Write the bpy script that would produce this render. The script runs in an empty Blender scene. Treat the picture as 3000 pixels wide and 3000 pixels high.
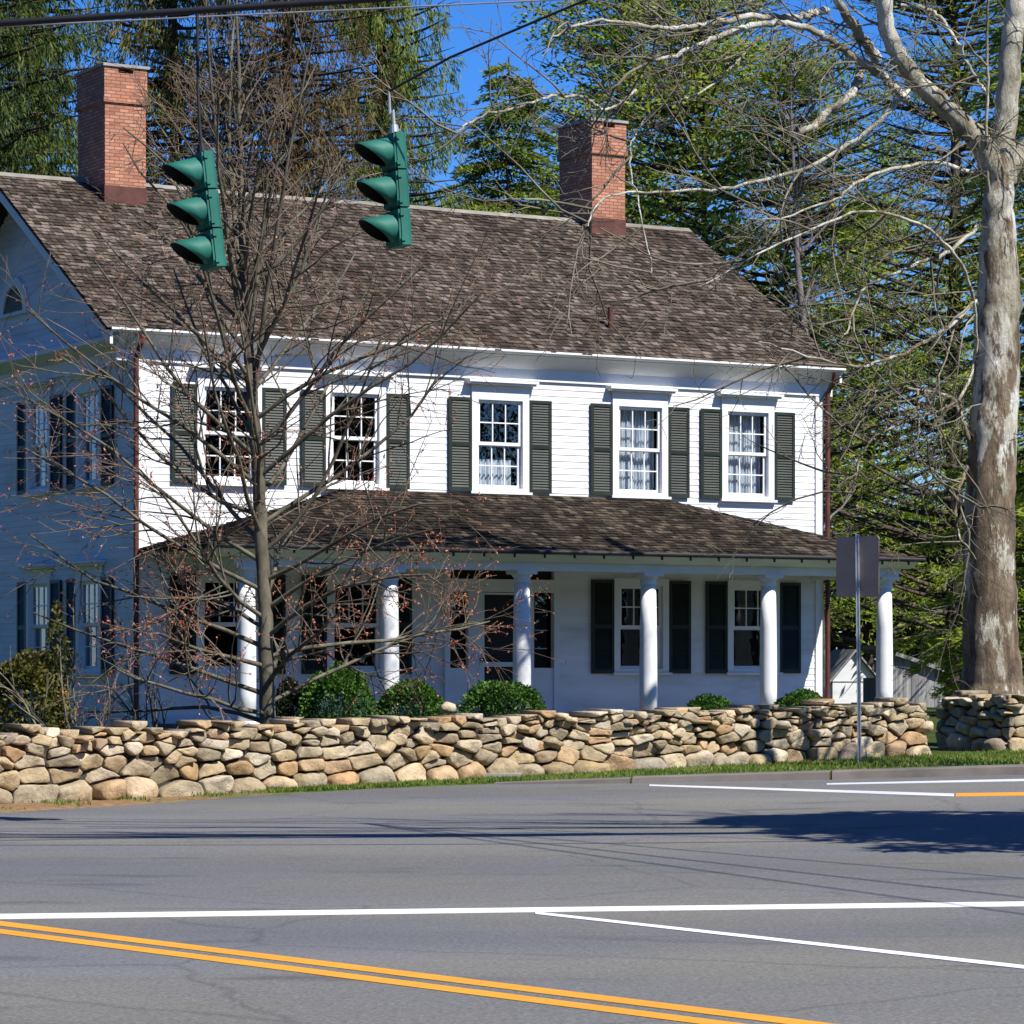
import bpy, math, random
import numpy as np
from mathutils import Vector, Matrix
random.seed(7)
RNG = np.random.default_rng(7)
sc = bpy.context.scene
COL = sc.collection
F = 9500.0; HZ = 1950.0; CZ = 1.6; S = 1.5528
R = math.radians

# ------------------------------------------------------------------ camera
cd = bpy.data.cameras.new('camera'); cam = bpy.data.objects.new('camera', cd); COL.objects.link(cam)
cam.location = (0, 0, CZ); cam.rotation_euler = (R(90), 0, 0)
cd.sensor_width = 36; cd.lens = F / 3000 * 36; cd.shift_y = (HZ - 1500) / 3000
cd.clip_start = 0.5; cd.clip_end = 2000
sc.camera = cam

# ------------------------------------------------------------------ geometry of the place
D = np.array([0.86352, 0.50431]); N = np.array([-0.50431, 0.86352]); O = np.array([-6.0167, 52.2])
def ground(x, y):
    s = (x + 5.85) * .798 + (y - 37) * .603
    s = np.minimum(s, 40)
    sp = np.where(s > 20, s, np.log1p(np.exp(np.minimum(s, 20) / 1.5)) * 1.5)
    return 0.022 * np.minimum(sp, 26)
def W(px, py, Y):            # a point seen at (px, py) of the 1932-wide view, at distance Y
    return np.array([(px * S - 1500) / F * Y, Y, CZ + (HZ - py * S) / F * Y])
def hit(px, py):             # where that line of sight meets the ground (1932 units)
    a = (px * S - 1500) / F; b = (HZ - py * S) / F
    lo, hi = 3.0, 300.0
    for _ in range(50):
        m = (lo + hi) / 2
        if CZ + b * m > float(ground(a * m, m)): lo = m
        else: hi = m
    return np.array([a * lo, lo, CZ + b * lo])

# ------------------------------------------------------------------ helpers
def tag(o, label=None, cat=None, group=None, kind=None):
    if label: o['label'] = label
    if cat: o['category'] = cat
    if group: o['group'] = group
    if kind: o['kind'] = kind
    return o
def empty(name, loc=(0, 0, 0), rz=0):
    o = bpy.data.objects.new(name, None); COL.objects.link(o)
    o.location = loc; o.rotation_euler = (0, 0, rz); o.empty_display_size = .3
    return o
def link_mesh(name, me, mat, parent=None, smooth=False):
    o = bpy.data.objects.new(name, me); COL.objects.link(o)
    if mat: me.materials.append(mat)
    if parent: o.parent = parent
    if smooth: me.polygons.foreach_set('use_smooth', [True] * len(me.polygons))
    return o
class MB:
    def __init__(s): s.v = []; s.f = []
    def add(s, vs, fs):
        k = len(s.v); s.v += [tuple(map(float, p)) for p in vs]; s.f += [tuple(i + k for i in f) for f in fs]; return s
    def box(s, a, b):
        x0, y0, z0 = a; x1, y1, z1 = b
        return s.add([(x0,y0,z0),(x1,y0,z0),(x1,y1,z0),(x0,y1,z0),(x0,y0,z1),(x1,y0,z1),(x1,y1,z1),(x0,y1,z1)],
                     [(0,3,2,1),(4,5,6,7),(0,1,5,4),(1,2,6,5),(2,3,7,6),(3,0,4,7)])
    def obox(s, M, a, b):
        t = MB().box(a, b); return s.add([M @ Vector(p) for p in t.v], t.f)
    def ring(s, u0, u1, z0, z1, w, y0, y1, wb=None):     # a rectangular frame in the u-z plane
        wb = w if wb is None else wb
        s.box((u0, y0, z0), (u0 + w, y1, z1)); s.box((u1 - w, y0, z0), (u1, y1, z1))
        s.box((u0 + w, y0, z1 - w), (u1 - w, y1, z1)); s.box((u0 + w, y0, z0), (u1 - w, y1, z0 + wb)); return s
    def prism(s, poly, f0, f1):    # poly: 2-D points; f0, f1 map them to two 3-D caps
        n = len(poly); a = [f0(p) for p in poly]; b = [f1(p) for p in poly]
        return s.add(a + b, [tuple(range(n))[::-1], tuple(range(n, 2 * n))] + [(i, (i + 1) % n, n + (i + 1) % n, n + i) for i in range(n)])
    def tube(s, pts, rad, n=8, cap=True):
        v, f = tube_np(np.array(pts, float), np.array(rad, float) if hasattr(rad, '__len__') else np.full(len(pts), rad), n)
        k = len(pts)
        fs = [tuple(q) for q in f]
        if cap: fs += [tuple(range(n))[::-1], tuple(range((k - 1) * n, k * n))]
        return s.add(v, fs)
    def lathe(s, prof, c, n=20):     # prof: (r, z) from bottom to top
        vs = []; fs = []
        for r, z in prof:
            for i in range(n):
                a = 2 * math.pi * i / n; vs.append((c[0] + r * math.cos(a), c[1] + r * math.sin(a), z))
        for j in range(len(prof) - 1):
            for i in range(n): fs.append((j*n+i, j*n+(i+1)%n, (j+1)*n+(i+1)%n, (j+1)*n+i))
        fs += [tuple(range(n))[::-1], tuple(range((len(prof)-1)*n, len(prof)*n))]
        return s.add(vs, fs)
    def build(s, name, mat, parent=None, smooth=False):
        me = bpy.data.meshes.new(name); me.from_pydata(s.v, [], s.f); me.update()
        return link_mesh(name, me, mat, parent, smooth)
def tube_np(P, rad, n=5):
    T = np.gradient(P, axis=0); T /= np.linalg.norm(T, axis=1)[:, None] + 1e-9
    up = np.array([0.31, 0.17, 0.93]) if abs(T[0, 2]) < .9 else np.array([1., 0.1, 0.])
    A = np.cross(T, up); A /= np.linalg.norm(A, axis=1)[:, None] + 1e-9
    B = np.cross(T, A)
    ang = np.arange(n) * 2 * math.pi / n
    V = P[:, None, :] + rad[:, None, None] * (np.cos(ang)[None, :, None] * A[:, None, :] + np.sin(ang)[None, :, None] * B[:, None, :])
    k = len(P); i = np.arange(k - 1)[:, None] * n; j = np.arange(n)[None, :]; j2 = (j + 1) % n
    Fq = np.stack([i + j, i + j2, i + n + j2, i + n + j], -1).reshape(-1, 4)
    return V.reshape(-1, 3), Fq
class QB:                                   # many quads, numpy only
    def __init__(s): s.V = []; s.F = []; s.n = 0
    def add(s, V, Fq): s.V.append(V); s.F.append(Fq + s.n); s.n += len(V)
    def tube(s, P, rad, n=4): s.add(*tube_np(np.asarray(P, float), np.asarray(rad, float), n))
    def quads(s, V4):                       # (m,4,3)
        m = len(V4); s.add(V4.reshape(-1, 3), np.arange(4 * m).reshape(m, 4))
    def build(s, name, mat, parent=None, smooth=False):
        V = np.concatenate(s.V); Fq = np.concatenate(s.F); m = len(Fq)
        me = bpy.data.meshes.new(name)
        me.vertices.add(len(V)); me.vertices.foreach_set('co', V.astype(np.float32).ravel())
        me.loops.add(4 * m); me.loops.foreach_set('vertex_index', Fq.astype(np.int32).ravel())
        me.polygons.add(m); me.polygons.foreach_set('loop_start', np.arange(0, 4 * m, 4, dtype=np.int32))
        me.update(calc_edges=True); me.validate()
        return link_mesh(name, me, mat, parent, smooth)

# ------------------------------------------------------------------ materials
def newmat(name):
    m = bpy.data.materials.new(name); m.use_nodes = True
    nt = m.node_tree; b = nt.nodes['Principled BSDF']; return m, nt, b
def nd(nt, typ, **kw):
    n = nt.nodes.new(typ)
    for k, v in kw.items():
        if k in n.inputs.keys(): n.inputs[k].default_value = v
        else: setattr(n, k, v)
    return n
def ramp(nt, fac, cols):
    r = nt.nodes.new('ShaderNodeValToRGB'); e = r.color_ramp.elements
    while len(e) < len(cols): e.new(.5)
    for i, (p, c) in enumerate(cols):
        e[i].position = p; e[i].color = (*c, 1)
    nt.links.new(fac, r.inputs[0]); return r.outputs[0]
def noise(nt, scale, detail=4, rough=.6, vec=None, stretch=None, space='Object'):
    tc = nt.nodes.new('ShaderNodeTexCoord'); src = tc.outputs[space] if vec is None else vec
    if stretch:
        mp = nd(nt, 'ShaderNodeMapping'); mp.inputs['Scale'].default_value = stretch
        nt.links.new(src, mp.inputs[0]); src = mp.outputs[0]
    n = nd(nt, 'ShaderNodeTexNoise', Scale=scale, Detail=detail, Roughness=rough)
    nt.links.new(src, n.inputs['Vector']); return n.outputs['Fac']
def mix(nt, fac, a, b, mode='MIX'):
    m = nt.nodes.new('ShaderNodeMix'); m.data_type = 'RGBA'; m.blend_type = mode
    for s, v in ((m.inputs[0], fac), (m.inputs[6], a), (m.inputs[7], b)):
        if isinstance(v, (int, float)): s.default_value = v
        elif isinstance(v, tuple): s.default_value = (*v, 1)
        else: nt.links.new(v, s)
    return m.outputs[2]
def bump(nt, b, h, strength=.3, dist=.02):
    n = nd(nt, 'ShaderNodeBump', Strength=strength, Distance=dist)
    nt.links.new(h, n.inputs['Height']); nt.links.new(n.outputs[0], b.inputs['Normal'])
def island(nt): return nt.nodes.new('ShaderNodeNewGeometry').outputs['Random Per Island']
def simple(name, cols, scale=3, rough=.7, bmp=0, isl=0, detail=5, stretch=None, spec=.3, metal=0, bscale=None):
    m, nt, b = newmat(name)
    c = ramp(nt, noise(nt, scale, detail, stretch=stretch), [(p, c) for p, c in zip(np.linspace(.3, .7, len(cols)), cols)])
    if isl:
        v = nd(nt, 'ShaderNodeMapRange'); v.inputs[3].default_value = 1 - isl; v.inputs[4].default_value = 1 + isl
        nt.links.new(island(nt), v.inputs[0])
        h = nd(nt, 'ShaderNodeHueSaturation'); nt.links.new(v.outputs[0], h.inputs['Value']); nt.links.new(c, h.inputs['Color']); c = h.outputs[0]
    nt.links.new(c, b.inputs['Base Color'])
    b.inputs['Roughness'].default_value = rough; b.inputs['Specular IOR Level'].default_value = spec; b.inputs['Metallic'].default_value = metal
    if bmp: bump(nt, b, noise(nt, bscale or scale * 4, 6, stretch=stretch), bmp)
    return m
M = {}
M['white'] = simple('white_paint', [(.64,.64,.63), (.73,.73,.72)], 2.5, .55, .08, .03)
M['clap'] = simple('white_clapboard', [(.52,.515,.49), (.68,.68,.675), (.74,.74,.74)], 1.6, .6, .1, .04, stretch=(.4, .4, 2), bscale=30)
M['shutter'] = simple('dark_green_shutter', [(.009,.014,.010), (.019,.028,.019)], 3, .5, .1, .25)
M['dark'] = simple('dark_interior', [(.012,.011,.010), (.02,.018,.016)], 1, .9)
M['copper'] = simple('rust_brown_metal', [(.06,.022,.016), (.13,.045,.03)], 4, .55, .05)
M['stone_base'] = simple('foundation_stone', [(.16,.15,.14), (.3,.28,.25)], 2, .85, .4)
M['curtain'] = simple('lace_curtain', [(.38,.42,.48), (.75,.78,.82)], 14, .9, 0, stretch=(1, 1, .25))
M['redcloth'] = simple('red_curtain', [(.1,.012,.012), (.25,.03,.03)], 5, .9)
M['deck'] = simple('porch_boards', [(.07,.075,.08), (.12,.125,.13)], 3, .7)
M['concrete'] = simple('old_concrete', [(.25,.23,.21), (.36,.34,.31)], 3, .9, .2)
M['kerb'] = simple('kerb_concrete', [(.085,.074,.065), (.135,.118,.104), (.175,.155,.14)], 1.2, .9, .25, detail=8)
M['galv'] = simple('galvanised_steel', [(.35,.38,.42), (.55,.58,.62)], 5, .4, 0, metal=.6)
M['signback'] = simple('sign_back_weathered', [(.37,.265,.21), (.46,.34,.28)], 3, .7)
M['cable'] = simple('black_cable', [(.012,.012,.014), (.02,.02,.022)], 3, .6)
M['steelwire'] = simple('steel_strand', [(.3,.31,.33), (.42,.43,.45)], 3, .45, metal=.5)
M['sig'] = simple('signal_green_paint', [(.008,.095,.07), (.016,.14,.10)], 2.5, .6, .06, spec=.3)
M['sigdark'] = simple('visor_inside_black', [(.006,.008,.008), (.012,.013,.013)], 3, .8)
M['lawn'] = None
M['greywood'] = simple('weathered_grey_boards', [(.13,.125,.12), (.24,.235,.235), (.33,.32,.32)], 3, .9, .3, .3, stretch=(4, 4, .3))
M['sooty'] = simple('chimney_cap_slate', [(.22,.21,.2), (.34,.33,.31)], 2, .9, .2)

def m_glass():
    m, nt, b = newmat('window_glass')
    out = nt.nodes['Material Output']; nt.nodes.remove(b)
    t = nd(nt, 'ShaderNodeBsdfTransparent'); t.inputs[0].default_value = (.8, .84, .86, 1)
    g = nd(nt, 'ShaderNodeBsdfGlossy', Roughness=.02); g.inputs[0].default_value = (1, 1, 1, 1)
    fr = nd(nt, 'ShaderNodeLayerWeight', Blend=.5); pw = nd(nt, 'ShaderNodeMath', operation='POWER'); pw.inputs[1].default_value = 4
    nt.links.new(fr.outputs['Facing'], pw.inputs[0]); mr = nd(nt, 'ShaderNodeMapRange'); mr.inputs[3].default_value = .10; nt.links.new(pw.outputs[0], mr.inputs[0])
    bp = nd(nt, 'ShaderNodeBump', Strength=.12, Distance=.05); nt.links.new(noise(nt, 2.2, 2), bp.inputs['Height'])
    nt.links.new(bp.outputs[0], g.inputs['Normal']); nt.links.new(bp.outputs[0], fr.inputs['Normal'])
    mx = nd(nt, 'ShaderNodeMixShader'); nt.links.new(mr.outputs[0], mx.inputs[0]); nt.links.new(t.outputs[0], mx.inputs[1]); nt.links.new(g.outputs[0], mx.inputs[2])
    nt.links.new(mx.outputs[0], out.inputs[0]); return m
M['glass'] = m_glass()

def m_shingle(name, cols, dark):
    m, nt, b = newmat(name)
    c = ramp(nt, island(nt), [(0, cols[0]), (.35, cols[1]), (.7, cols[2]), (1, cols[3])])
    st = ramp(nt, noise(nt, .55, 6), [(.38, dark), (.62, (1, 1, 1))])
    c = mix(nt, .75, c, st, 'MULTIPLY')
    fine = ramp(nt, noise(nt, 9, 6, stretch=(3, .5, .5)), [(.3, (.6, .58, .56)), (.7, (1.15, 1.13, 1.1))])
    c = mix(nt, .8, c, fine, 'MULTIPLY')
    nt.links.new(c, b.inputs['Base Color']); b.inputs['Roughness'].default_value = .9; b.inputs['Specular IOR Level'].default_value = .15
    bump(nt, b, noise(nt, 25, 6), .3); return m
M['shingle'] = m_shingle('weathered_wood_shingles', [(.034,.026,.02), (.072,.056,.042), (.115,.092,.07), (.205,.17,.14)], (.5, .45, .42))
M['pshingle'] = m_shingle('dark_porch_shingles', [(.016,.012,.009), (.032,.025,.018), (.055,.042,.03), (.12,.095,.07)], (.5, .5, .42))

def m_brick():
    m, nt, b = newmat('chimney_brick')
    tc = nd(nt, 'ShaderNodeTexCoord'); sx = nd(nt, 'ShaderNodeSeparateXYZ'); nt.links.new(tc.outputs['Object'], sx.inputs[0])
    ad = nd(nt, 'ShaderNodeMath', operation='ADD'); nt.links.new(sx.outputs[0], ad.inputs[0]); nt.links.new(sx.outputs[1], ad.inputs[1])
    cb = nd(nt, 'ShaderNodeCombineXYZ'); nt.links.new(ad.outputs[0], cb.inputs[0]); nt.links.new(sx.outputs[2], cb.inputs[1])
    br = nd(nt, 'ShaderNodeTexBrick', Scale=1, **{'Mortar Size': .009, 'Brick Width': .18, 'Row Height': .06, 'Bias': 0})
    br.inputs['Color1'].default_value = (.36, .125, .06, 1); br.inputs['Color2'].default_value = (.54, .25, .145, 1); br.inputs['Mortar'].default_value = (.16, .10, .08, 1)
    nt.links.new(cb.outputs[0], br.inputs[0])
    c = mix(nt, .6, br.outputs[0], ramp(nt, noise(nt, 3, 6), [(.3, (.6, .55, .52)), (.7, (1.1, 1.05, 1))]), 'MULTIPLY')
    nt.links.new(c, b.inputs['Base Color']); b.inputs['Roughness'].default_value = .9
    bump(nt, b, br.outputs['Fac'], -.5, .01); return m
M['brick'] = m_brick()

def m_stone():
    m, nt, b = newmat('fieldstone')
    c = ramp(nt, island(nt), [(0, (.31,.26,.18)), (.2, (.54,.42,.25)), (.42, (.41,.35,.25)), (.6, (.64,.53,.36)), (.76, (.50,.32,.17)), (.86, (.33,.29,.23)), (.95, (.60,.51,.38)), (1, (.72,.63,.48))])
    c = mix(nt, .85, c, ramp(nt, noise(nt, 5, 8, .7), [(.3, (.5,.47,.43)), (.5, (.95,.93,.9)), (.7, (1.2,1.15,1.05))]), 'MULTIPLY')
    li = ramp(nt, noise(nt, 2.3, 6), [(.55, (0,0,0)), (.68, (1,1,1))])
    c = mix(nt, li, c, mix(nt, .5, c, (.34,.24,.10)))
    nt.links.new(c, b.inputs['Base Color']); b.inputs['Roughness'].default_value = .92; b.inputs['Specular IOR Level'].default_value = .2
    bump(nt, b, noise(nt, 13, 9, .75), 1.0, .05); return m
M['stone'] = m_stone()
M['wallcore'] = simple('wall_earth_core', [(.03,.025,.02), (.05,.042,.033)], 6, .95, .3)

def m_asphalt():
    m, nt, b = newmat('asphalt')
    big = ramp(nt, noise(nt, .22, 5, .55, stretch=(.35, 1, 1)), [(.3, (.098,.096,.090)), (.5, (.124,.121,.113)), (.72, (.152,.148,.135))])
    fine = ramp(nt, noise(nt, 38, 3, .8), [(.3, (.55,.55,.55)), (.5, (1,1,1)), (.62, (1.25,1.25,1.25)), (.72, (2.1,2.1,2.0))])
    c = mix(nt, .9, big, fine, 'MULTIPLY')
    streak = ramp(nt, noise(nt, .8, 4, stretch=(.12, 1.6, 1)), [(.62, (1,1,1)), (.78, (.68,.68,.7))])
    c = mix(nt, .7, c, streak, 'MULTIPLY')
    cr = nd(nt, 'ShaderNodeTexVoronoi', Scale=.22, feature='DISTANCE_TO_EDGE'); tc = nd(nt, 'ShaderNodeTexCoord')
    wn = nd(nt, 'ShaderNodeTexNoise', Scale=1.2, Detail=5.0); nt.links.new(tc.outputs['Object'], wn.inputs[0])
    wp = mix(nt, .35, tc.outputs['Object'], wn.outputs['Color'], 'ADD'); nt.links.new(wp, cr.inputs['Vector'])
    c = mix(nt, .55, c, ramp(nt, cr.outputs['Distance'], [(.0, (.55,.55,.55)), (.006, (1,1,1))]), 'MULTIPLY')
    oil = ramp(nt, noise(nt, 1.1, 3, .5, stretch=(.45, 1.3, 1)), [(.28, (.6,.6,.62)), (.40, (1,1,1))])
    c = mix(nt, .8, c, oil, 'MULTIPLY')
    hue = ramp(nt, noise(nt, .45, 3, .5, stretch=(.5, 1, 1)), [(.35, (.93,.96,1.06)), (.65, (1.04,1.02,.95))]); c = mix(nt, 1.0, c, hue, 'MULTIPLY')
    grit = ramp(nt, noise(nt, 140, 2, .5), [(.62, (1,1,1)), (.70, (1.9,1.85,1.75))])
    c = mix(nt, .8, c, grit, 'MULTIPLY')
    nt.links.new(c, b.inputs['Base Color']); b.inputs['Roughness'].default_value = .85; b.inputs['Specular IOR Level'].default_value = .25
    bump(nt, b, noise(nt, 60, 4, .8), .35, .01); return m
M['asphalt'] = m_asphalt()
def m_paint(name, col, worn):
    m, nt, b = newmat(name)
    c = mix(nt, ramp(nt, noise(nt, 18, 8, .75), [(.55, (0,0,0)), (.72, (.8,.8,.8))]), col, worn)
    c = mix(nt, .8, c, ramp(nt, noise(nt, 2, 4, stretch=(.3,1,1)), [(.3, (.82,.82,.82)), (.6, (1,1,1))]), 'MULTIPLY')
    nt.links.new(c, b.inputs['Base Color']); b.inputs['Roughness'].default_value = .7; return m
M['wline'] = m_paint('white_road_paint', (.72,.72,.71), (.3,.3,.3))
M['wline_worn'] = m_paint('worn_white_road_paint', (.55,.55,.55), (.2,.2,.2))
M['yline'] = m_paint('yellow_road_paint', (.62,.27,.010), (.32,.17,.03))

def m_ground():
    m, nt, b = newmat('verge_grass_and_soil')
    g = ramp(nt, noise(nt, 6, 8, .7), [(.3, (.028,.05,.010)), (.5, (.06,.10,.017)), (.7, (.11,.13,.035))])
    s = ramp(nt, noise(nt, 8, 8, .7), [(.3, (.11,.065,.034)), (.5, (.22,.13,.062)), (.7, (.29,.19,.10))])
    tc = nd(nt, 'ShaderNodeTexCoord'); sx = nd(nt, 'ShaderNodeSeparateXYZ'); nt.links.new(tc.outputs['Object'], sx.inputs[0])
    n = noise(nt, 1.4, 6); ad = nd(nt, 'ShaderNodeMath', operation='MULTIPLY_ADD'); nt.links.new(n, ad.inputs[0]); ad.inputs[1].default_value = 5; nt.links.new(sx.outputs[0], ad.inputs[2])
    mr = nd(nt, 'ShaderNodeMapRange'); mr.inputs[1].default_value = -1.6; mr.inputs[2].default_value = .3; nt.links.new(ad.outputs[0], mr.inputs[0])
    dt = nd(nt, 'ShaderNodeVectorMath', operation='DOT_PRODUCT'); nt.links.new(tc.outputs['Object'], dt.inputs[0]); dt.inputs[1].default_value = (-.603, .798, 0)
    m2 = nd(nt, 'ShaderNodeMapRange'); m2.inputs[1].default_value = 33.2; m2.inputs[2].default_value = 33.6; nt.links.new(dt.outputs['Value'], m2.inputs[0])
    mxx = nd(nt, 'ShaderNodeMath', operation='MAXIMUM'); nt.links.new(mr.outputs[0], mxx.inputs[0]); nt.links.new(m2.outputs[0], mxx.inputs[1])
    yard = ramp(nt, noise(nt, 3, 8, .7), [(.3, (.022,.035,.010)), (.5, (.04,.06,.013)), (.7, (.065,.075,.022))])
    g = mix(nt, m2.outputs[0], g, yard)
    c = mix(nt, mxx.outputs[0], s, g)
    nt.links.new(c, b.inputs['Base Color']); b.inputs['Roughness'].default_value = .95; b.inputs['Specular IOR Level'].default_value = .1
    bump(nt, b, noise(nt, 30, 6), .6, .04); return m
M['lawn'] = m_ground()

def leafmat(name, cols, trans=.45, scale=.5):
    m, nt, b = newmat(name); out = nt.nodes['Material Output']
    n1 = noise(nt, scale, 4); ii = island(nt)
    ad = nd(nt, 'ShaderNodeMath', operation='MULTIPLY_ADD'); nt.links.new(ii, ad.inputs[0]); ad.inputs[1].default_value = .45; nt.links.new(n1, ad.inputs[2])
    c = ramp(nt, ad.outputs[0], [(p, q) for p, q in zip(np.linspace(.42, 1.0, len(cols)), cols)])
    nt.links.new(c, b.inputs['Base Color']); b.inputs['Roughness'].default_value = .6; b.inputs['Specular IOR Level'].default_value = .25
    tr = nd(nt, 'ShaderNodeBsdfTranslucent'); nt.links.new(c, tr.inputs[0])
    mx = nd(nt, 'ShaderNodeMixShader'); mx.inputs[0].default_value = trans
    nt.links.new(b.outputs[0], mx.inputs[1]); nt.links.new(tr.outputs[0], mx.inputs[2]); nt.links.new(mx.outputs[0], out.inputs[0])
    return m
M['sp_dark'] = leafmat('spruce_needles_dark', [(.013,.026,.007), (.041,.074,.013), (.099,.140,.024), (.198,.215,.036)])
M['sp_olive'] = leafmat('spruce_needles_olive', [(.038,.050,.016), (.127,.145,.028), (.272,.262,.050), (.370,.253,.078)])
M['sp_brown'] = leafmat('spruce_needles_brown', [(.045,.04,.014), (.12,.10,.03), (.20,.115,.045), (.15,.17,.035)])
M['sp_green'] = leafmat('spruce_needles_green', [(.030,.056,.011), (.101,.161,.025), (.221,.281,.045), (.362,.362,.080)])
M['hem'] = leafmat('hemlock_needles', [(.022,.048,.010), (.084,.141,.019), (.205,.280,.037), (.355,.374,.075)])
M['pine'] = leafmat('pine_needles', [(.060,.102,.012), (.168,.252,.022), (.300,.372,.036), (.444,.408,.084)])
M['yew'] = leafmat('bright_leaves', [(.030,.075,.009), (.090,.165,.018), (.165,.240,.030), (.255,.300,.053)])
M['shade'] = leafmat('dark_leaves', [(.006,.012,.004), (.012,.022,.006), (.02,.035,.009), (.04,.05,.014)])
M['box'] = leafmat('boxwood_leaves', [(.012,.04,.006), (.03,.085,.010), (.06,.14,.016), (.11,.2,.025)], .2, 3)
M['mahonia'] = leafmat('olive_shrub_leaves', [(.030,.036,.010), (.072,.078,.014), (.132,.126,.019), (.168,.132,.036)], .2, 2)
M['grass'] = leafmat('grass_blades', [(.039,.078,.010), (.091,.156,.019), (.156,.221,.029), (.260,.260,.078)], .3, 1.5)
M['conbark'] = simple('conifer_bark', [(.035,.025,.02), (.075,.055,.045)], 6, .95, .3)
M['youngbark'] = simple('young_tree_bark', [(.045,.038,.026), (.10,.088,.06), (.165,.15,.105)], 5, .9, .3, stretch=(1, 1, .5))
M['twig'] = simple('red_brown_twigs', [(.07,.045,.032), (.15,.10,.07), (.22,.15,.11)], 2, .85)
M['bud'] = simple('red_buds', [(.2,.035,.014), (.34,.09,.035), (.45,.25,.16)], 8, .7, 0, .3)
M['sytwig'] = simple('pale_twigs', [(.075,.062,.04), (.15,.13,.09), (.26,.23,.17)], 1.5, .9, .2)
M['greytwig'] = simple('grey_twigs', [(.06,.05,.045), (.14,.12,.115), (.2,.18,.18)], 1.5, .9)
def m_sycamore():
    m, nt, b = newmat('sycamore_bark')
    br = ramp(nt, noise(nt, 4, 8, .7, stretch=(1, 1, .35)), [(.34, (.06,.042,.027)), (.48, (.17,.12,.075)), (.58, (.26,.195,.13)), (.68, (.33,.28,.21))])
    pale = ramp(nt, noise(nt, 2.2, 6, .6, stretch=(1, 1, .5)), [(.36, (.22,.19,.12)), (.46, (.42,.385,.29)), (.56, (.62,.59,.50)), (.66, (.76,.74,.67))])
    tc = nd(nt, 'ShaderNodeTexCoord'); sx = nd(nt, 'ShaderNodeSeparateXYZ'); nt.links.new(tc.outputs['Object'], sx.inputs[0])
    mr = nd(nt, 'ShaderNodeMapRange'); mr.inputs[1].default_value = 3.2; mr.inputs[2].default_value = 10.0; mr.inputs[3].default_value = -.085; mr.inputs[4].default_value = .12
    nt.links.new(sx.outputs[2], mr.inputs[0])
    ad = nd(nt, 'ShaderNodeMath', operation='ADD'); nt.links.new(mr.outputs[0], ad.inputs[0]); nt.links.new(noise(nt, 2.1, 7, .68, stretch=(1.6, 1.6, .55)), ad.inputs[1])
    c = mix(nt, ramp(nt, ad.outputs[0], [(.46, (0,0,0)), (.50, (1,1,1))]), br, pale)
    c = mix(nt, .7, c, ramp(nt, noise(nt, 14, 6, .7, stretch=(1, 1, .6)), [(.3, (.6,.57,.52)), (.6, (1.05,1.05,1))]), 'MULTIPLY')
    nt.links.new(c, b.inputs['Base Color']); b.inputs['Roughness'].default_value = .9
    bump(nt, b, noise(nt, 9, 9, .75, stretch=(1, 1, .35)), 1.0, .10); return m
M['syc'] = m_sycamore()

# ------------------------------------------------------------------ world and sun
SUN = np.array([.828, -.674, 1.25]); el = math.atan2(SUN[2], math.hypot(SUN[0], SUN[1])); az = math.atan2(SUN[0], SUN[1])
w = bpy.data.worlds.new('World'); sc.world = w; w.use_nodes = True
nt = w.node_tree; bg = nt.nodes['Background']
sky = nd(nt, 'ShaderNodeTexSky', sky_type='NISHITA'); sky.sun_disc = False
sky.sun_elevation = el; sky.sun_rotation = az; sky.altitude = 300; sky.air_density = 1.0; sky.dust_density = .1; sky.ozone_density = 5
hs = nd(nt, 'ShaderNodeHueSaturation', Saturation=1.3, Value=1.0)
nt.links.new(sky.outputs[0], hs.inputs['Color']); tint = mix(nt, 1.0, hs.outputs[0], (.80, 1.03, 1.52), 'MULTIPLY')
nt.links.new(tint, bg.inputs[0]); bg.inputs[1].default_value = .062
ld = bpy.data.lights.new('sun', 'SUN'); ld.energy = 5.0; ld.angle = R(.5); ld.color = (1, .965, .90)
lo = bpy.data.objects.new('sun', ld); COL.objects.link(lo)
lo.rotation_euler = Vector(SUN).to_track_quat('Z', 'Y').to_euler()
sc.view_settings.view_transform = 'Standard'; sc.view_settings.look = 'None'; sc.view_settings.exposure = .72; sc.view_settings.gamma = 1
sc.cycles.max_bounces = 6; sc.cycles.transparent_max_bounces = 12
try: sc.cycles.use_denoising = True
except Exception: pass

# ------------------------------------------------------------------ ground, road, kerb, markings
EDGE = [hit(*p) for p in ((-420, 1575), (0, 1534), (250, 1519), (480, 1502), (700, 1489), (930, 1480), (1190, 1478), (1570, 1471), (1900, 1462), (2300, 1456))]
EDGE = [np.array([-60, EDGE[0][1] - 22, 0])] + EDGE + [np.array([70, EDGE[-1][1] + 34, 0])]
EX = np.array([e[0] for e in EDGE]); EY = np.array([e[1] for e in EDGE])
def edge_y(x): return np.interp(x, EX, EY)
xs = np.unique(np.concatenate([np.linspace(-400, -24, 12), np.linspace(-24, 30, 109), np.linspace(30, 400, 12)]))
ys = np.unique(np.concatenate([np.linspace(-40, 20, 13), np.linspace(20, 62, 106), np.linspace(62, 120, 30), np.linspace(120, 900, 14)]))
X, Y = np.meshgrid(xs, ys); Zg = ground(X, Y); front = Y < edge_y(X) - .25
Zg = np.where(front, Zg - .25, Zg + np.where(Y < edge_y(X) + .3, -.02, 0) + .05 * (np.sin(X * 1.7) * np.cos(Y * 1.3)) * (Y < 60) * .3)
gb = QB(); nx, ny = len(xs), len(ys); ii = np.arange(ny - 1)[:, None] * nx + np.arange(nx - 1)[None, :]
gb.add(np.stack([X, Y, Zg], -1).reshape(-1, 3), np.stack([ii, ii + 1, ii + nx + 1, ii + nx], -1).reshape(-1, 4))
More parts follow.
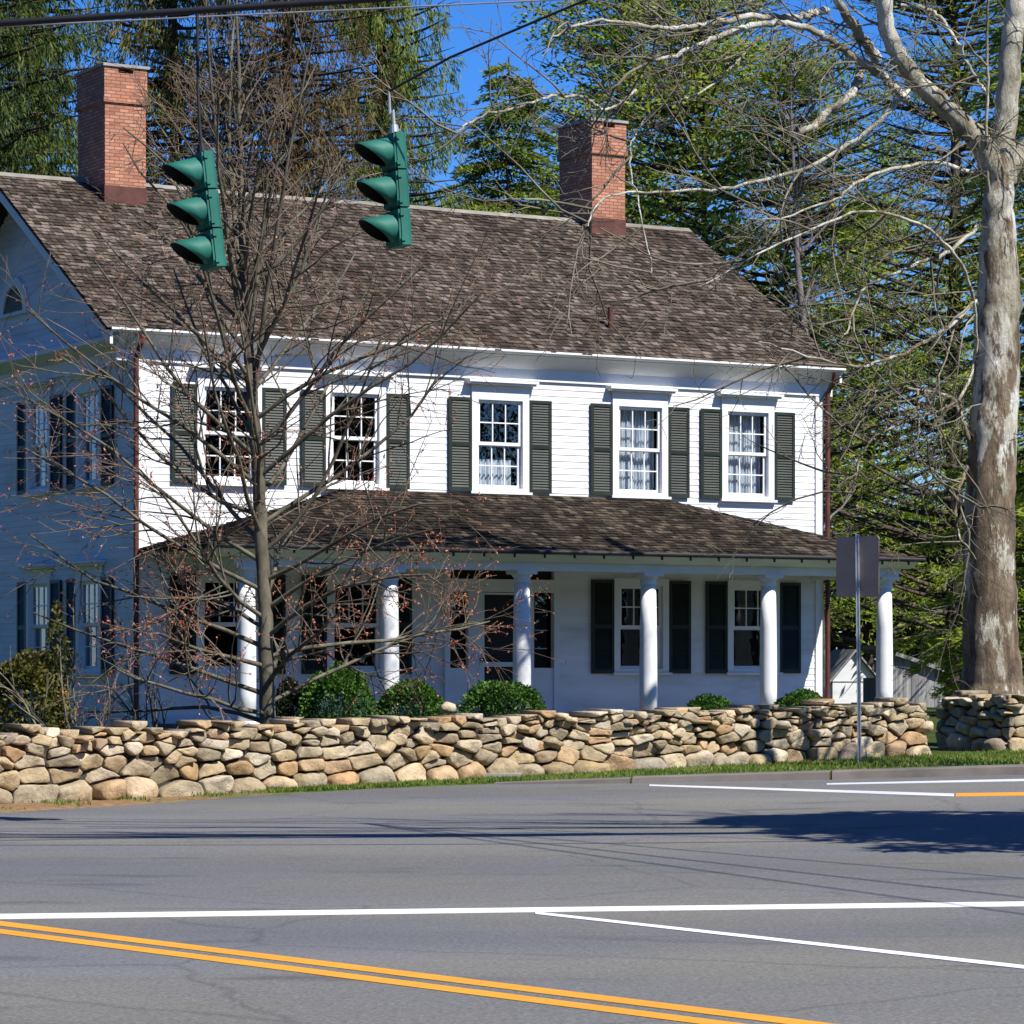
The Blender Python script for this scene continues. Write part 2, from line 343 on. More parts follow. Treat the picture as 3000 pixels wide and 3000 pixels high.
tag(gb.build('ground', M['lawn'], smooth=True), 'grass verge and lawn ground around the house', 'ground', kind='structure')
rb = QB(); rx = np.unique(np.concatenate([EX, np.linspace(-60, 70, 261)])); ty = np.concatenate([np.linspace(0, .3, 8), np.linspace(.3, 1, 50)[1:]])
RXm, T = np.meshgrid(rx, ty); RY = -30 + T * (edge_y(RXm) + 30); RZ = ground(RXm, RY) + .004
nx, ny = len(rx), len(ty); ii = np.arange(ny - 1)[:, None] * nx + np.arange(nx - 1)[None, :]
rb.add(np.stack([RXm, RY, RZ], -1).reshape(-1, 3), np.stack([ii, ii + 1, ii + nx + 1, ii + nx], -1).reshape(-1, 4))
road = tag(rb.build('road', M['asphalt'], smooth=True), 'grey asphalt road junction in front of the stone wall', 'road', kind='structure')
def strip(name, a, b, th, mat, dz=.0075):                # painted line whose centre runs a -> b, th = apparent thickness there
    q = MB(); n = 24; prev = None
    for i in range(n + 1):
        t = i / n; px = a[0] + (b[0] - a[0]) * t; py = a[1] + (b[1] - a[1]) * t; h = (th[0] + (th[1] - th[0]) * t) / 2
        p0 = hit(px, py + h); p1 = hit(px, py - h); p0[2] = ground(p0[0], p0[1]) + dz; p1[2] = ground(p1[0], p1[1]) + dz
        if prev is not None:
            dn = lambda v: np.array([v[0], v[1], v[2] - dz + .003])
            q.add([prev[0], p0, p1, prev[1], dn(prev[0]), dn(p0), dn(p1), dn(prev[1])], [(0, 1, 2, 3), (4, 5, 1, 0), (6, 7, 3, 2)])
        prev = (p0, p1)
    o = q.build(name, mat, road); return o
strip('stop_line', (-250, 1734), (970, 1718.5), (9.5, 8), M['wline']); strip('stop_line', (970, 1718.5), (2250, 1703), (8, 8.5), M['wline'])
strip('lane_line', (1010, 1724.5), (2200, 1857), (4.5, 7.5), M['wline'], .009)
strip('centre_line', (-250, 1713), (1700, 1956), (8.5, 12), M['yline'])
strip('centre_line', (-250, 1727), (1700, 1978), (8.5, 12), M['yline'])
strip('edge_line', (1225, 1482.5), (1800, 1501), (3, 5.5), M['wline_worn'])
strip('centre_line', (1803, 1500.5), (2250, 1494), (6, 7), M['yline'])
strip('edge_line', (1560, 1480), (2250, 1466), (2.5, 5), M['wline_worn'])
# kerb: three cast lengths with open joints
def kerb_piece(x0, x1, h0, h1):
    q = MB(); n = 14; vs = []
    for i in range(n + 1):
        t = i / n; x = x0 + (x1 - x0) * t; y = float(edge_y(x)); h = h0 + (h1 - h0) * t; g = float(ground(x, y))
        vs += [(x, y - .10, g - .06), (x, y - .075, g + h * .85), (x + .02, y - .03, g + h), (x + .02, y + .28, g + h), (x + .02, y + .28, g - .06)]
    fs = [(i*5+j, (i+1)*5+j, (i+1)*5+j+1, i*5+j+1) for i in range(n) for j in range(4)] + [(0,1,2,3,4), tuple(n*5+k for k in (4,3,2,1,0))]
    return q.add(vs, fs)
kx = [hit(930, 1480)[0], hit(1190, 1478)[0], hit(1566, 1471)[0], hit(1940, 1461)[0], hit(2300, 1456)[0]]
for k, (a, b, h0, h1, lb) in enumerate(((kx[0], kx[1], .02, .07, 'low kerb length rising out of the road edge'), (kx[1], kx[2], .08, .11, 'kerb length left of the sign pole, below the wall'), (kx[2], kx[3], .11, .12, 'kerb length in front of the sign pole'), (kx[3], kx[4], .12, .10, 'kerb length at the right below the right wall'))):
    tag(kerb_piece(a + .015, b - .015, h0, h1).build('kerb', M['kerb']), lb, 'kerb', 'kerb lengths', 'structure')
# flat catch basin slab
p = hit(858, 1471); q = MB().box((-.85, -.55, -.05), (.85, .55, .06)); q.box((-.7, -.40, .064), (.7, .40, .075))
o = q.build('drain_slab', M['concrete']); o.location = (p[0], p[1] + .35, float(ground(p[0], p[1] + .35)) + .02)
tag(o, 'flat pale concrete drain slab lying in the grass at the road edge', 'drain')

# ------------------------------------------------------------------ dry stone walls
def clip_poly(poly, nx_, ny_, c):
    out = []
    for i in range(len(poly)):
        a, b = poly[i], poly[(i + 1) % len(poly)]; da = nx_ * a[0] + ny_ * a[1] - c; db = nx_ * b[0] + ny_ * b[1] - c
        if da <= 0: out.append(a)
        if da * db < 0:
            t = da / (da - db); out.append((a[0] + (b[0] - a[0]) * t, a[1] + (b[1] - a[1]) * t))
    return out
def stone_wall(path, hfun, label, seed, thick=.55, core=True):
    rnd = random.Random(seed)
    path = [np.array(p, float) for p in path]; seg = [np.linalg.norm(path[i+1] - path[i]) for i in range(len(path) - 1)]; cum = np.concatenate([[0], np.cumsum(seg)]); Ln = cum[-1]
    def place(s, z, out):
        s_ = min(max(s, 0), Ln); i = min(max(np.searchsorted(cum, s_) - 1, 0), len(seg) - 1)
        dr = (path[i+1] - path[i]) / seg[i]; base = path[i] + dr * (s - cum[i]); nn = np.array([dr[1], -dr[0]])
        p = base + nn * out; g = float(ground(base[0], base[1])); return (p[0], p[1], g + z)
    seeds = []; z = 0
    rows = [.24, .19, .16, .14, .12, .10]
    tot = sum(rows)
    for k, rh in enumerate(rows):
        s = -rnd.random() * .3
        while s < Ln + .2:
            wd = rh * rnd.uniform(1.2, 3.2) if k else rh * rnd.uniform(1.1, 2.7)
            zz = (z + rh * rnd.uniform(.28, .72)) / tot
            seeds.append((s + wd / 2, zz, k))
            if rnd.random() < .30 and k: seeds.append((s + wd * rnd.uniform(.2, .8), min(.98, (z + rh * rnd.uniform(.75, 1.1)) / tot), k))
            s += wd
        z += rh
    q = MB(); an = 1.6     # anisotropy: stones wider than tall
    for (s0, zz, k) in seeds:
        h = hfun(s0 / Ln) + .05 * math.sin(s0 * 5.1 + seed) + .03 * math.sin(s0 * 13.7)
        a0 = s0; b0 = zz * h * an
        poly = [(a0 - .8, -.06 * an), (a0 + .8, -.06 * an), (a0 + .8, (h + rnd.uniform(-.03, .04)) * an), (a0 - .8, (h + rnd.uniform(-.03, .04)) * an)]
        poly = [(max(-.02, min(Ln + .02, x)), y) for x, y in poly]
        for (s1, z1, _) in seeds:
            if abs(s1 - s0) < 1.0 and (s1, z1) != (s0, zz):
                a1, b1 = s1, z1 * h * an; nx_, ny_ = a1 - a0, b1 - b0; c = (a1*a1 + b1*b1 - a0*a0 - b0*b0) / 2
                poly = clip_poly(poly, nx_, ny_, c)
                if len(poly) < 3: break
        if len(poly) < 3: continue
        P = np.array([(x, y / an) for x, y in poly]); cen = P.mean(0)
        # subdivide outline, round it, shrink for the joint
        pts = []
        for i in range(len(P)):
            a, b = P[i], P[(i + 1) % len(P)]; m_ = max(1, int(np.linalg.norm(b - a) / .06))
            for j in range(m_): pts.append(a + (b - a) * j / m_)
        P = np.array(pts)
        if len(P) < 5: continue
        rs = 0 if k == 5 else rnd.choice((0, 0, 0, 1)) if k else rnd.choice((0, 1, 2))
        for _ in range(rs): P = .5 * P + .25 * np.roll(P, 1, 0) + .25 * np.roll(P, -1, 0)
        ext = P.max(0) - P.min(0); jt = rnd.uniform(.006, .019)
        sc_ = np.maximum(1 - 2 * jt / np.maximum(ext, .05), .5); P = cen + (P - cen) * sc_
        P += np.array([(rnd.uniform(-.007, .007), rnd.uniform(-.007, .007)) for _ in P])
        n = len(P); out0 = rnd.uniform(-.065, .05) + (.05 if k == 0 else 0); flat = rnd.random() < (.45 if k == 0 else .9)
        tx, tz = rnd.uniform(-.25, .25), rnd.uniform(-.3, .3)
        dp = .085 if not flat else .035
        prof = [(1, -.45 if k == 5 else -.22), (1.0, -.02), (.99, .5 * dp), (.95, .9 * dp), (.86, 1.05 * dp) if flat else (.80, 1.25 * dp), (.45, 1.04 * dp) if flat else (.45, 1.7 * dp)]
        vs = []
        ph = rnd.random() * 9
        for (sc2, o_) in prof:
            for x, y in P:
                xx = cen[0] + (x - cen[0]) * sc2; yy = cen[1] + (y - cen[1]) * sc2
                oo = o_ + out0 + (tx * (xx - cen[0]) + tz * (yy - cen[1])) * (o_ > -.1) + .02 * math.sin(15 * xx + ph) * math.cos(21 * yy + ph) * (o_ > 0)
                vs.append(place(xx, yy, oo))
        vs.append(place(cen[0], cen[1], prof[-1][1] + out0 + rnd.uniform(-.005, .01)))
        fs = [(j*n+i, j*n+(i+1)%n, (j+1)*n+(i+1)%n, (j+1)*n+i) for j in range(len(prof)-1) for i in range(n)]
        L_ = (len(prof) - 1) * n; fs += [(L_+i, L_+(i+1)%n, len(vs)-1) for i in range(n)] + [tuple(range(n))[::-1]]
        q.add(vs, fs)
    root = q.build('stone_wall', M['stone'], smooth=True)
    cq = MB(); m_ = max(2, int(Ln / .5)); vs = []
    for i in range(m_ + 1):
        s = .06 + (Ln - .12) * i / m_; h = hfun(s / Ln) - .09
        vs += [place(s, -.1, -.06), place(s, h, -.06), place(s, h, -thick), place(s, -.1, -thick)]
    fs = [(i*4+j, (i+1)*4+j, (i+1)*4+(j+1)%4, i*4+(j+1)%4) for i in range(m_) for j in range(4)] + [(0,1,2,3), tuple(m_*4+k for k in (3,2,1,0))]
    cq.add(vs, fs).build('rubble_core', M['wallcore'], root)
    # sharp creases between flat facets stay crisp
    return tag(root, label, 'stone wall')
WL0, WL1 = np.array([-8.2, 35.28]), np.array([5.86, 45.91])
stone_wall([WL0, np.array([-.6, 41.02]), WL1], lambda t: .86 - .10 * t, 'long dry stone wall of tan and grey fieldstones running in front of the white house', 3)
stone_wall([np.array([6.36, 48.2]), np.array([7.17, 46.75]), np.array([11, 48.9])], lambda t: .80, 'short dry stone wall at the foot of the big sycamore, its near end in shade', 11)
q = MB(); p = W(845, 1337, 42.0)
bpy_v = []; rr = random.Random(5)
q.lathe([(.02, -.06), (.09, -.05), (.115, 0), (.085, .05), (.03, .085)], (0, 0), 9)
q.v = [(x * (1 + rr.uniform(-.15, .15)), y * (1 + rr.uniform(-.15, .15)), z + rr.uniform(-.008, .008)) for x, y, z in q.v]
o = q.build('loose_stone', M['stone'], smooth=True)
wd = (WL1 - WL0) / np.linalg.norm(WL1 - WL0); o.location = (p[0], p[1] + .12, p[2])
tag(o, 'single pale rounded stone sitting on top of the wall by the boxwoods', 'stone')

# ------------------------------------------------------------------ the house
house = empty('farmhouse', (O[0], O[1], 0), math.atan2(D[1], D[0]))
tag(house, 'white clapboard farmhouse with dark green shutters, brown shingle roof and columned front porch', 'house')
HL, HD = 13.48, 9.6
EAVE_Z, RIDGE_Z, EO = 6.96, 10.06, .30
SL = (RIDGE_Z - EAVE_Z) / (HD / 2 + EO)
def roofz(y): return EAVE_Z + (min(y, HD - y) + EO) * SL
def subtract(a, b, holes):
    iv = [(a, b)]
    for h0, h1 in holes:
        nv = []
        for x0, x1 in iv:
            if h1 <= x0 or h0 >= x1: nv.append((x0, x1))
            else:
                if h0 > x0: nv.append((x0, h0))
                if h1 < x1: nv.append((h1, x1))
        iv = nv
    return iv
def clapboards(z0, z1, lim, holes, to3, step=.112):    # to3(u, out, z)
    q = MB(); z = z0; rnd = random.Random(2)
    while z < z1 - 1e-4:
        zt = min(z + step, z1); a, b = lim(z + .01)
        if b - a > .02:
            # break rows at opening edges in z as well
            cuts = sorted({z, zt} | {h for o_ in holes for h in (o_[2], o_[3]) if z + .002 < h < zt - .002})
            for za, zb in zip(cuts[:-1], cuts[1:]):
                zm = (za + zb) / 2
                for u0, u1 in subtract(a, b, [(o_[0], o_[1]) for o_ in holes if o_[2] < zm < o_[3]]):
                    us = [u0]
                    while us[-1] < u1 - 2.6: us.append(us[-1] + rnd.uniform(1.8, 4.2))
                    us = [u for u in us if u < u1 - .3] + [u1]
                    for ua, ub in zip(us[:-1], us[1:]):
                        e0 = .009 * (1 - (za - z) / step); e1 = .009 * (1 - (zb - z) / step); w_ = rnd.uniform(-.0012, .0012)
                        q.add([to3(ua, 0 if za == z else e0, za), to3(ub, 0 if za == z else e0, za), to3(ub, e0 + w_, za), to3(ua, e0 + w_, za), to3(ub, e1, zb), to3(ua, e1, zb)],
                              [(0, 1, 2, 3), (3, 2, 4, 5)])
        z += step
    return q
W2 = [(1.02, 2.18), (3.36, 4.49), (6.15, 7.28), (8.98, 10.13), (11.28, 12.41)]
W1 = [(1.0, 2.15), (3.38, 4.52), (9.01, 10.15), (11.40, 12.53)]
GA = [(3.60, 4.70), (1.40, 2.48)]
inn = .06
fh = [(a + inn, b - inn, 4.64, 6.24) for a, b in W2] + [(a + inn, b - inn, 1.54, 3.07) for a, b in W1] + [(5.70, 7.80, .6, 3.33)]
front3 = lambda u, o_, z: (u, -o_, z)
gab3 = lambda u, o_, z: (-o_, HD - u, z)                 # u runs from the back to the front corner
gh = [(HD - b + inn, HD - a - inn, z0, z1) for a, b in GA for z0, z1 in ((4.64, 6.24), (1.54, 3.07))]
clapboards(.55, 6.62, lambda z: (0.1, HL - .1), fh, front3).build('wall', M['clap'], house)
def glim(z):
    if z < 6.9: return (.1, HD - .1)
    h = (z - EAVE_Z) / SL - EO + .03; return (h, HD - h)
clapboards(.55, RIDGE_Z - .15, glim, gh, gab3).build('wall', M['clap'], house)
q = MB()
q.add([(HL, 0, .3), (HL, HD, .3), (HL, HD, 6.95), (HL, HD/2, 9.9), (HL, 0, 6.95)], [(0, 1, 2, 3, 4)])
q.add([(0, HD, .3), (HL, HD, .3), (HL, HD, 6.95), (0, HD, 6.95)], [(0, 1, 2, 3)])
q.build('wall', M['clap'], house)
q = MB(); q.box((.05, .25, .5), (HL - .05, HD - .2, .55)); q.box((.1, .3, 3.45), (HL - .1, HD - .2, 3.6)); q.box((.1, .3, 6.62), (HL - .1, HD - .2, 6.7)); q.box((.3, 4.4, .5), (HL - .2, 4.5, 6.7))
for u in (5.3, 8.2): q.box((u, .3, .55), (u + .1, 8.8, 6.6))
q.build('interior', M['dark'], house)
q = MB(); q.box((.03, .03, -.3), (HL - .03, HD - .03, .55)); q.build('foundation', M['stone_base'], house)
for lo_, hi_ in (((-.035, -.035, .5), (.13, .13, 6.62)), ((HL - .14, -.035, .5), (HL + .03, .13, 6.62)), ((-.035, HD - .13, .5), (.13, HD + .03, 6.62))):
    MB().box(lo_, hi_).build('corner_board', M['white'], house)
# cornice along the front eave and across the gable
q = MB(); prof = [(-.28, EAVE_Z - .01), (-.28, EAVE_Z - .055), (-.24, EAVE_Z - .085), (-.045, 6.70), (-.045, 6.50), (.0, 6.50), (.0, EAVE_Z - .01)]
q.prism(prof, lambda p: (-.40, p[0], p[1]), lambda p: (HL + .22, p[0], p[1]))
prof2 = [(-.36, 6.92), (-.36, 6.86), (-.05, 6.72), (-.05, 6.50), (.02, 6.50), (.02, 7.0)]
q.prism(prof2, lambda p: (p[0], .004, p[1]), lambda p: (p[0], HD + .2, p[1]))
q.build('cornice', M['white'], house)
# gutter
q = MB(); q.prism([(-.37, 6.99), (-.385, 6.985), (-.385, 6.955), (-.35, 6.93), (-.285, 6.92), (-.285, 6.945), (-.34, 6.95), (-.36, 6.965)], lambda p: (-.62, p[0], p[1]), lambda p: (HL + .28, p[0], p[1]))
q.build('gutter', M['white'], house)
# rake boards on the visible gable
for nm, u in (('rake_board', -.62), ('rake_board', HL + .2)):
    q = MB(); ya, za = -EO, EAVE_Z - .03; yb, zb = HD / 2, RIDGE_Z - .03
    q.prism([(ya, za - .2), (yb, zb - .24), (HD + EO, za - .2), (HD + EO, za), (yb, zb), (ya, za)], lambda p, u=u: (u, p[0], p[1]), lambda p, u=u: (u + .05, p[0], p[1])); q.build(nm, M['white'], house)
# shingle roofs
def shingles(org, ax, up, rows, lim, step, nrm, seed, wmin=.09, wmax=.2):
    rnd = random.Random(seed); q = MB(); org, ax, up, nrm = map(np.array, (org, ax, up, nrm))
    for r_ in range(rows):
        t0 = r_ * step; a, b = lim(t0 + step * .5); x = a
        wave = [rnd.uniform(-.006, .006) for _ in range(8)]
        while x < b - .03:
            wd_ = rnd.uniform(wmin, wmax); x1 = min(x + wd_, b); g = .005
            dt = rnd.gauss(0, .009) + wave[int(x * 1.3) % 8]; lift = rnd.uniform(.014, .03)
            p0 = org + ax * (x + g) + up * (t0 + dt); p1 = org + ax * (x1 - g) + up * (t0 + dt); p2 = org + ax * (x1 - g) + up * (t0 + step * 1.2); p3 = org + ax * (x + g) + up * (t0 + step * 1.2)
            la = lift * rnd.uniform(.7, 1.2); 
            q.add([p0, p1, p1 + nrm * lift, p0 + nrm * la, p2 + nrm * .002, p3 + nrm * .002], [(0, 1, 2, 3), (3, 2, 4, 5)])
            x = x1
    return q
sl = math.hypot(HD / 2 + EO + .06, (HD / 2 + EO + .06) * SL); cs = 1 / math.hypot(1, SL); up = (0, cs, SL * cs); nr = (0, -SL * cs, cs)
u0r, u1r = -.70, HL + .30
q = shingles((u0r, -EO - .06, EAVE_Z - .06 * SL + .05), (1, 0, 0), up, int(sl / .135), lambda t: (0, u1r - u0r), .135, nr, 4, .06, .17)
q.add([(u0r, -EO - .05, EAVE_Z + .01), (u1r, -EO - .05, EAVE_Z + .01), (u1r, HD/2, RIDGE_Z + .04), (u0r, HD/2, RIDGE_Z + .04), (u0r, HD + EO, EAVE_Z), (u1r, HD + EO, EAVE_Z)], [(0, 1, 2, 3), (3, 2, 5, 4)])
q.add([(u0r, -EO - .05, EAVE_Z - .03), (u1r, -EO - .05, EAVE_Z - .03), (u1r, HD/2, RIDGE_Z - .0), (u0r, HD/2, RIDGE_Z - .0)], [(0, 1, 2, 3)])
for u in (u0r, u1r): q.add([(u, -EO - .05, EAVE_Z - .03), (u, HD/2, RIDGE_Z), (u, HD/2, RIDGE_Z + .045), (u, -EO - .05, EAVE_Z + .015)], [(0, 1, 2, 3)])
roof = q.build('roof', M['shingle'], house)
q = MB(); rnd = random.Random(9); x = u0r
while x < u1r - .05:
    x1 = min(x + rnd.uniform(1.2, 2.6), u1r); dz = rnd.uniform(-.012, .012)
    q.prism([(HD/2 - .13, RIDGE_Z + .0 + dz), (HD/2, RIDGE_Z + .085 + dz), (HD/2 + .13, RIDGE_Z + .0 + dz), (HD/2, RIDGE_Z + .04 + dz)], lambda p: (x, p[0], p[1]), lambda p: (x1 - .01, p[0], p[1])); x = x1
q.build('ridge_cap', simple('ridge_boards', [(.15,.135,.11), (.24,.22,.185)], 3, .9, .2, .2), roof)
# chimneys
def chimney(u0, u1, y0, y1, top, label, arch):
    q = MB(); z0 = 9.3
    q.box((u0, y0, z0), (u1, y1, top - .62)); c = .035
    q.box((u0 - c, y0 - c, top - .62), (u1 + c, y1 + c, top - .53)); q.box((u0 - .5*c, y0 - .5*c, top - .53), (u1 + .5*c, y1 + .5*c, top - .1))
    for a in (u0 - .5*c, u1 + .5*c - .26): q.box((a, y0 - .5*c, top - .1), (a + .26, y1 + .5*c, top - .0))
    ch = q.build('chimney', M['brick'], house); ch['label'] = label
    MB().box((u0 - .05, y0 - .05, top + .001), (u1 + .05, y1 + .05, top + .05)).build('chimney_cap', M['sooty'], ch)
    f = MB(); f.box((u0 - .012, y0 - .012, 9.25), (u1 + .012, y1 + .012, roofz(y0) + .36)); f.build('flashing', M['copper'], ch)
chimney(1.13, 1.90, 4.0, 5.2, 12.0, 'brick chimney near the left end of the roof with copper flashing', True)
chimney(11.24, 11.98, 4.3, 5.5, 11.95, 'brick chimney near the right end of the roof, half behind bare branches', False)
q = MB(); q.tube([(9.35, .62, 7.3), (9.35, .62, 7.95)], .05, 10); q.build('vent_pipe', M['copper'], house)

# windows
def window(a, b, z0, z1, face, style, curtain=None):
    """face: 'f' front (local y = 0) or 'g' left gable (local x = 0)"""
    def fix(q):
        if face == 'g': q.v = [(y, (a + b) - x if False else x, z) for x, y, z in q.v]
        return q
    q = MB(); q.ring(a, b, z0, z1, .125, -.055, .10, .06)
    o = fix(q).build('window', M['white'], house)
    if style != 'porch':
        q = MB(); q.box((a - .12, -.19, z1 + .165), (b + .12, -.02, z1 + .205)); q.box((a - .09, -.155, z1 + .13), (b + .09, -.02, z1 + .163)); q.box((a - .0, -.045, z1 + .002), (b + .0, -.02, z1 + .128)); fix(q).build('hood', M['white'], o)
    q = MB(); q.box((a - .04, -.10, z0 - .045), (b + .04, -.003, z0 - .003)); fix(q).build('sill', M['white'], o)
    i0, i1, j0, j1 = a + .125, b - .125, z0 + .06, z1 - .125; mid = (j0 + j1) / 2
    for lo_, hi_, y0, full in ((mid - .02, j1, .0, True), (j0, mid + .02, .035, style != 'porch')):
        q = MB(); q.ring(i0 + .002, i1 - .002, lo_, hi_, .055, y0, y0 + .032)
        g0, g1, h0, h1 = i0 + .057, i1 - .057, lo_ + .055, hi_ - .055
        if full:
            for k in (1, 2): u = g0 + (g1 - g0) * k / 3; q.box((u - .010, y0 + .004, h0), (u + .010, y0 + .028, h1))
            zc = (h0 + h1) / 2; q.box((g0, y0 + .0045, zc - .010), (g1, y0 + .0275, zc + .010))
        s_ = fix(q).build('sash', M['white'], o)
        q = MB(); q.add([(g0, y0 + .016, h0), (g1, y0 + .016, h0), (g1, y0 + .016, h1), (g0, y0 + .016, h1)], [(0, 1, 2, 3)]); fix(q).build('pane', M['glass'], o)
    if curtain:
        q = MB(); n = 40
        if curtain == 'lace': spans = [(i0, (i0+i1)/2 - .02, j0, j1, .17), ((i0+i1)/2 - .04, i1, j0, j1, .21)]
        elif curtain == 'part': spans = [(i0, i0 + .1, j0, j1 - .3, .2), (i0 + .1, i1 - .08, j0, j0 + .5, .2)]
        else: spans = [(i0, i0 + .22, j1 - .75, j1, .22)]
        for s0, s1, k0, k1, yy in spans:
            vs = []
            for k in range(n + 1):
                u = s0 + (s1 - s0) * k / n; y = yy + .03 * math.sin(k * 1.3) + .012 * math.sin(k * 3.1); vs += [(u, y, k0), (u, y * .9 + .02, k1)]
            q.add(vs, [(2*k, 2*k+2, 2*k+3, 2*k+1) for k in range(n)])
        fix(q).build('curtain', M['redcloth'] if curtain == 'red' else M['curtain'], o, True)
    return o
SH = []
def shutter(a, b, z0, z1, face, angle=0):
    q = MB(); t = .035; y1 = -.028; y0 = y1 - t
    q.ring(a, b, z0, z1, .055, y0, y1, .07); zc = z0 + (z1 - z0) * .5; q.box((a + .055, y0 + .002, zc - .035), (b - .055, y1 - .002, zc + .035))
    q.box((a + .055, y1 - .006, z0 + .07), (b - .055, y1 - .002, z1 - .055))
    for (l0, l1) in ((z0 + .07, zc - .035), (zc + .035, z1 - .055)):
        n = max(3, int((l1 - l0) / .044)); st = (l1 - l0) / n
        for k in range(n):
            z = l0 + st * k; q.add([(a+.055, y0+.004, z+.002), (b-.055, y0+.004, z+.002), (b-.055, y0+.008, z+.010), (a+.055, y0+.008, z+.010), (a+.055, y1-.007, z+st+.004), (b-.055, y1-.007, z+st+.004)], [(0, 1, 2, 3), (3, 2, 5, 4)])
    if face == 'g': q.v = [(y, x, z) for x, y, z in q.v]
    return q.build('shutter', M['shutter'], house)
cur = {0: 'red', 1: None, 2: 'part', 3: 'lace', 4: 'lace'}
for k, (a, b) in enumerate(W2):
    window(a, b, 4.58, 6.27, 'f', 'up', cur[k]); shutter(a - .45, a - .005, 4.57, 6.17, 'f'); shutter(b + .005, b + .45, 4.57, 6.17, 'f')
for a, b in W1:
    window(a, b, 1.48, 3.13, 'f', 'porch'); shutter(a - .46, a - .005, 1.46, 3.10, 'f'); shutter(b + .005, b + .46, 1.46, 3.10, 'f')
for a, b in GA:
    for z0, z1, st in ((4.58, 6.27, 'up'), (1.48, 3.13, 'up')):
        window(a, b, z0, z1, 'g', st); shutter(a - .46, a - .005, z0 - .01, z1 - .08, 'g'); shutter(b + .005, b + .40, z0 - .01, z1 - .08, 'g')
# front door with transom and sidelights
q = MB(); q.ring(5.62, 7.88, .68, 3.42, .10, -.06, .06, .02)
for u0, u1 in ((6.08, 6.36), (7.11, 7.38)): q.box((u0, -.05, .68), (u1, .05, 3.02))
q.box((5.72, -.055, 2.86), (7.78, .055, 3.08))
for u0, u1 in ((5.72, 6.08), (7.38, 7.78)): q.box((u0, -.03, .68), (u1, .04, 1.56))
door = q.build('front_door', M['white'], house)
q = MB(); q.ring(6.375, 7.10, .70, 2.85, .035, -.02, .02); q.box((6.41, -.018, 1.58), (7.065, .018, 1.66)); q.build('screen_door', M['white'], door)
q = MB(); q.box((6.40, .022, .70), (7.08, .05, 2.84)); q.build('door_leaf', simple('black_screen', [(.008,.007,.007), (.016,.013,.012)], 4, .6), door)
q = MB(); q.tube([(6.33, -.06, 1.70), (6.33, -.10, 1.70)], [.03, .035], 10); q.build('door_handle', M['cable'], door)
for u0, u1 in ((5.79, 6.03), (7.44, 7.68)):
    q = MB(); q.box((u0, .03, 1.58), (u1, .04, 2.84)); o = q.build('sidelight', M['dark'], door)
    q = MB()
    for k in range(1, 4): q.box((u0, .012, 1.58 + k * .315 - .008), (u1, .028, 1.58 + k * .315 + .008))
    q.build('muntin', M['white'], door)
    q = MB(); q.add([(u0, .01, 1.58), (u1, .01, 1.58), (u1, .01, 2.84), (u0, .01, 2.84)], [(0, 1, 2, 3)]); q.build('pane', M['glass'], door)
q = MB(); q.box((5.75, .0, 3.10), (7.75, .03, 3.31)); q.build('transom', M['dark'], door)
# gable fan vent
q = MB(); n = 24; cy, cz, r0, r1 = 5.3, 7.78, .46, .62
pts = [(cy + r1 * math.cos(math.pi * k / n), cz + r1 * math.sin(math.pi * k / n)) for k in range(n + 1)] + [(cy + r0 * math.cos(math.pi * k / n), cz + r0 * math.sin(math.pi * k / n)) for k in range(n, -1, -1)]
vs = [(-.06, y, z) for y, z in pts] + [(-.0, y, z) for y, z in pts]; m_ = len(pts)
q.add(vs, [(k, k+1, m_-2-k, m_-1-k) for k in range(n)] + [(k, (k+1) % m_, m_+(k+1) % m_, m_+k) for k in range(m_)])
q.box((-.075, cy - r1 - .03, cz - .06), (-.01, cy + r1 + .03, cz - .002))
gv = q.build('gable_vent', M['white'], house)
q = MB()
for k in range(9):
    z = cz + .01 + k * .047; hw = math.sqrt(max(.01, r0 * r0 - (z - cz) ** 2)); q.box((-.04 + .003 * k, cy - hw, z), (-.025 + .003 * k, cy + hw, z + .034))
q.build('louvre', M['shutter'], gv)
# downspouts
for u, y in ((-.075, -.09), (HL + .075, -.10)):
    q = MB(); q.tube([(u, -.33, 6.9), (u, -.30, 6.78), (u, y, 6.55), (u, y, 3.0), (u, y, .4), (u - .0, y - .25, .25)], .045, 8); q.build('downspout', M['copper'], house)
# porch
PF, PY, PE, PZ = .66, -2.15, -2.65, 3.47
q = MB(); q.box((.3, PY - .3, PF - .16), (13.55, -.03, PF)); q.build('porch_floor', M['deck'], house)
q = MB(); q.box((.4, PY - .18, -.2), (13.45, PY - .08, PF - .162)); q.build('porch_skirt', M['white'], house)
q = MB(); q.box((.62, PY - .13, 3.16), (13.52, PY + .13, 3.37)); q.box((.62, PY + .13, 3.16), (.88, -.03, 3.37)); q.box((13.26, PY + .13, 3.16), (13.52, -.03, 3.37)); q.build('porch_beam', M['white'], house)
q = MB(); q.box((.30, PE + .12, 3.372), (13.66, -.03, 3.42)); q.build('porch_ceiling', M['white'], house)
q = MB(); q.prism([(PE + .02, PZ - .01), (PE + .02, PZ - .06), (PY - .20, 3.30), (PY - .132, 3.30), (PY - .132, PZ - .01)], lambda p: (.12, p[0], p[1]), lambda p: (13.72, p[0], p[1]))
q.build('porch_cornice', M['white'], house)
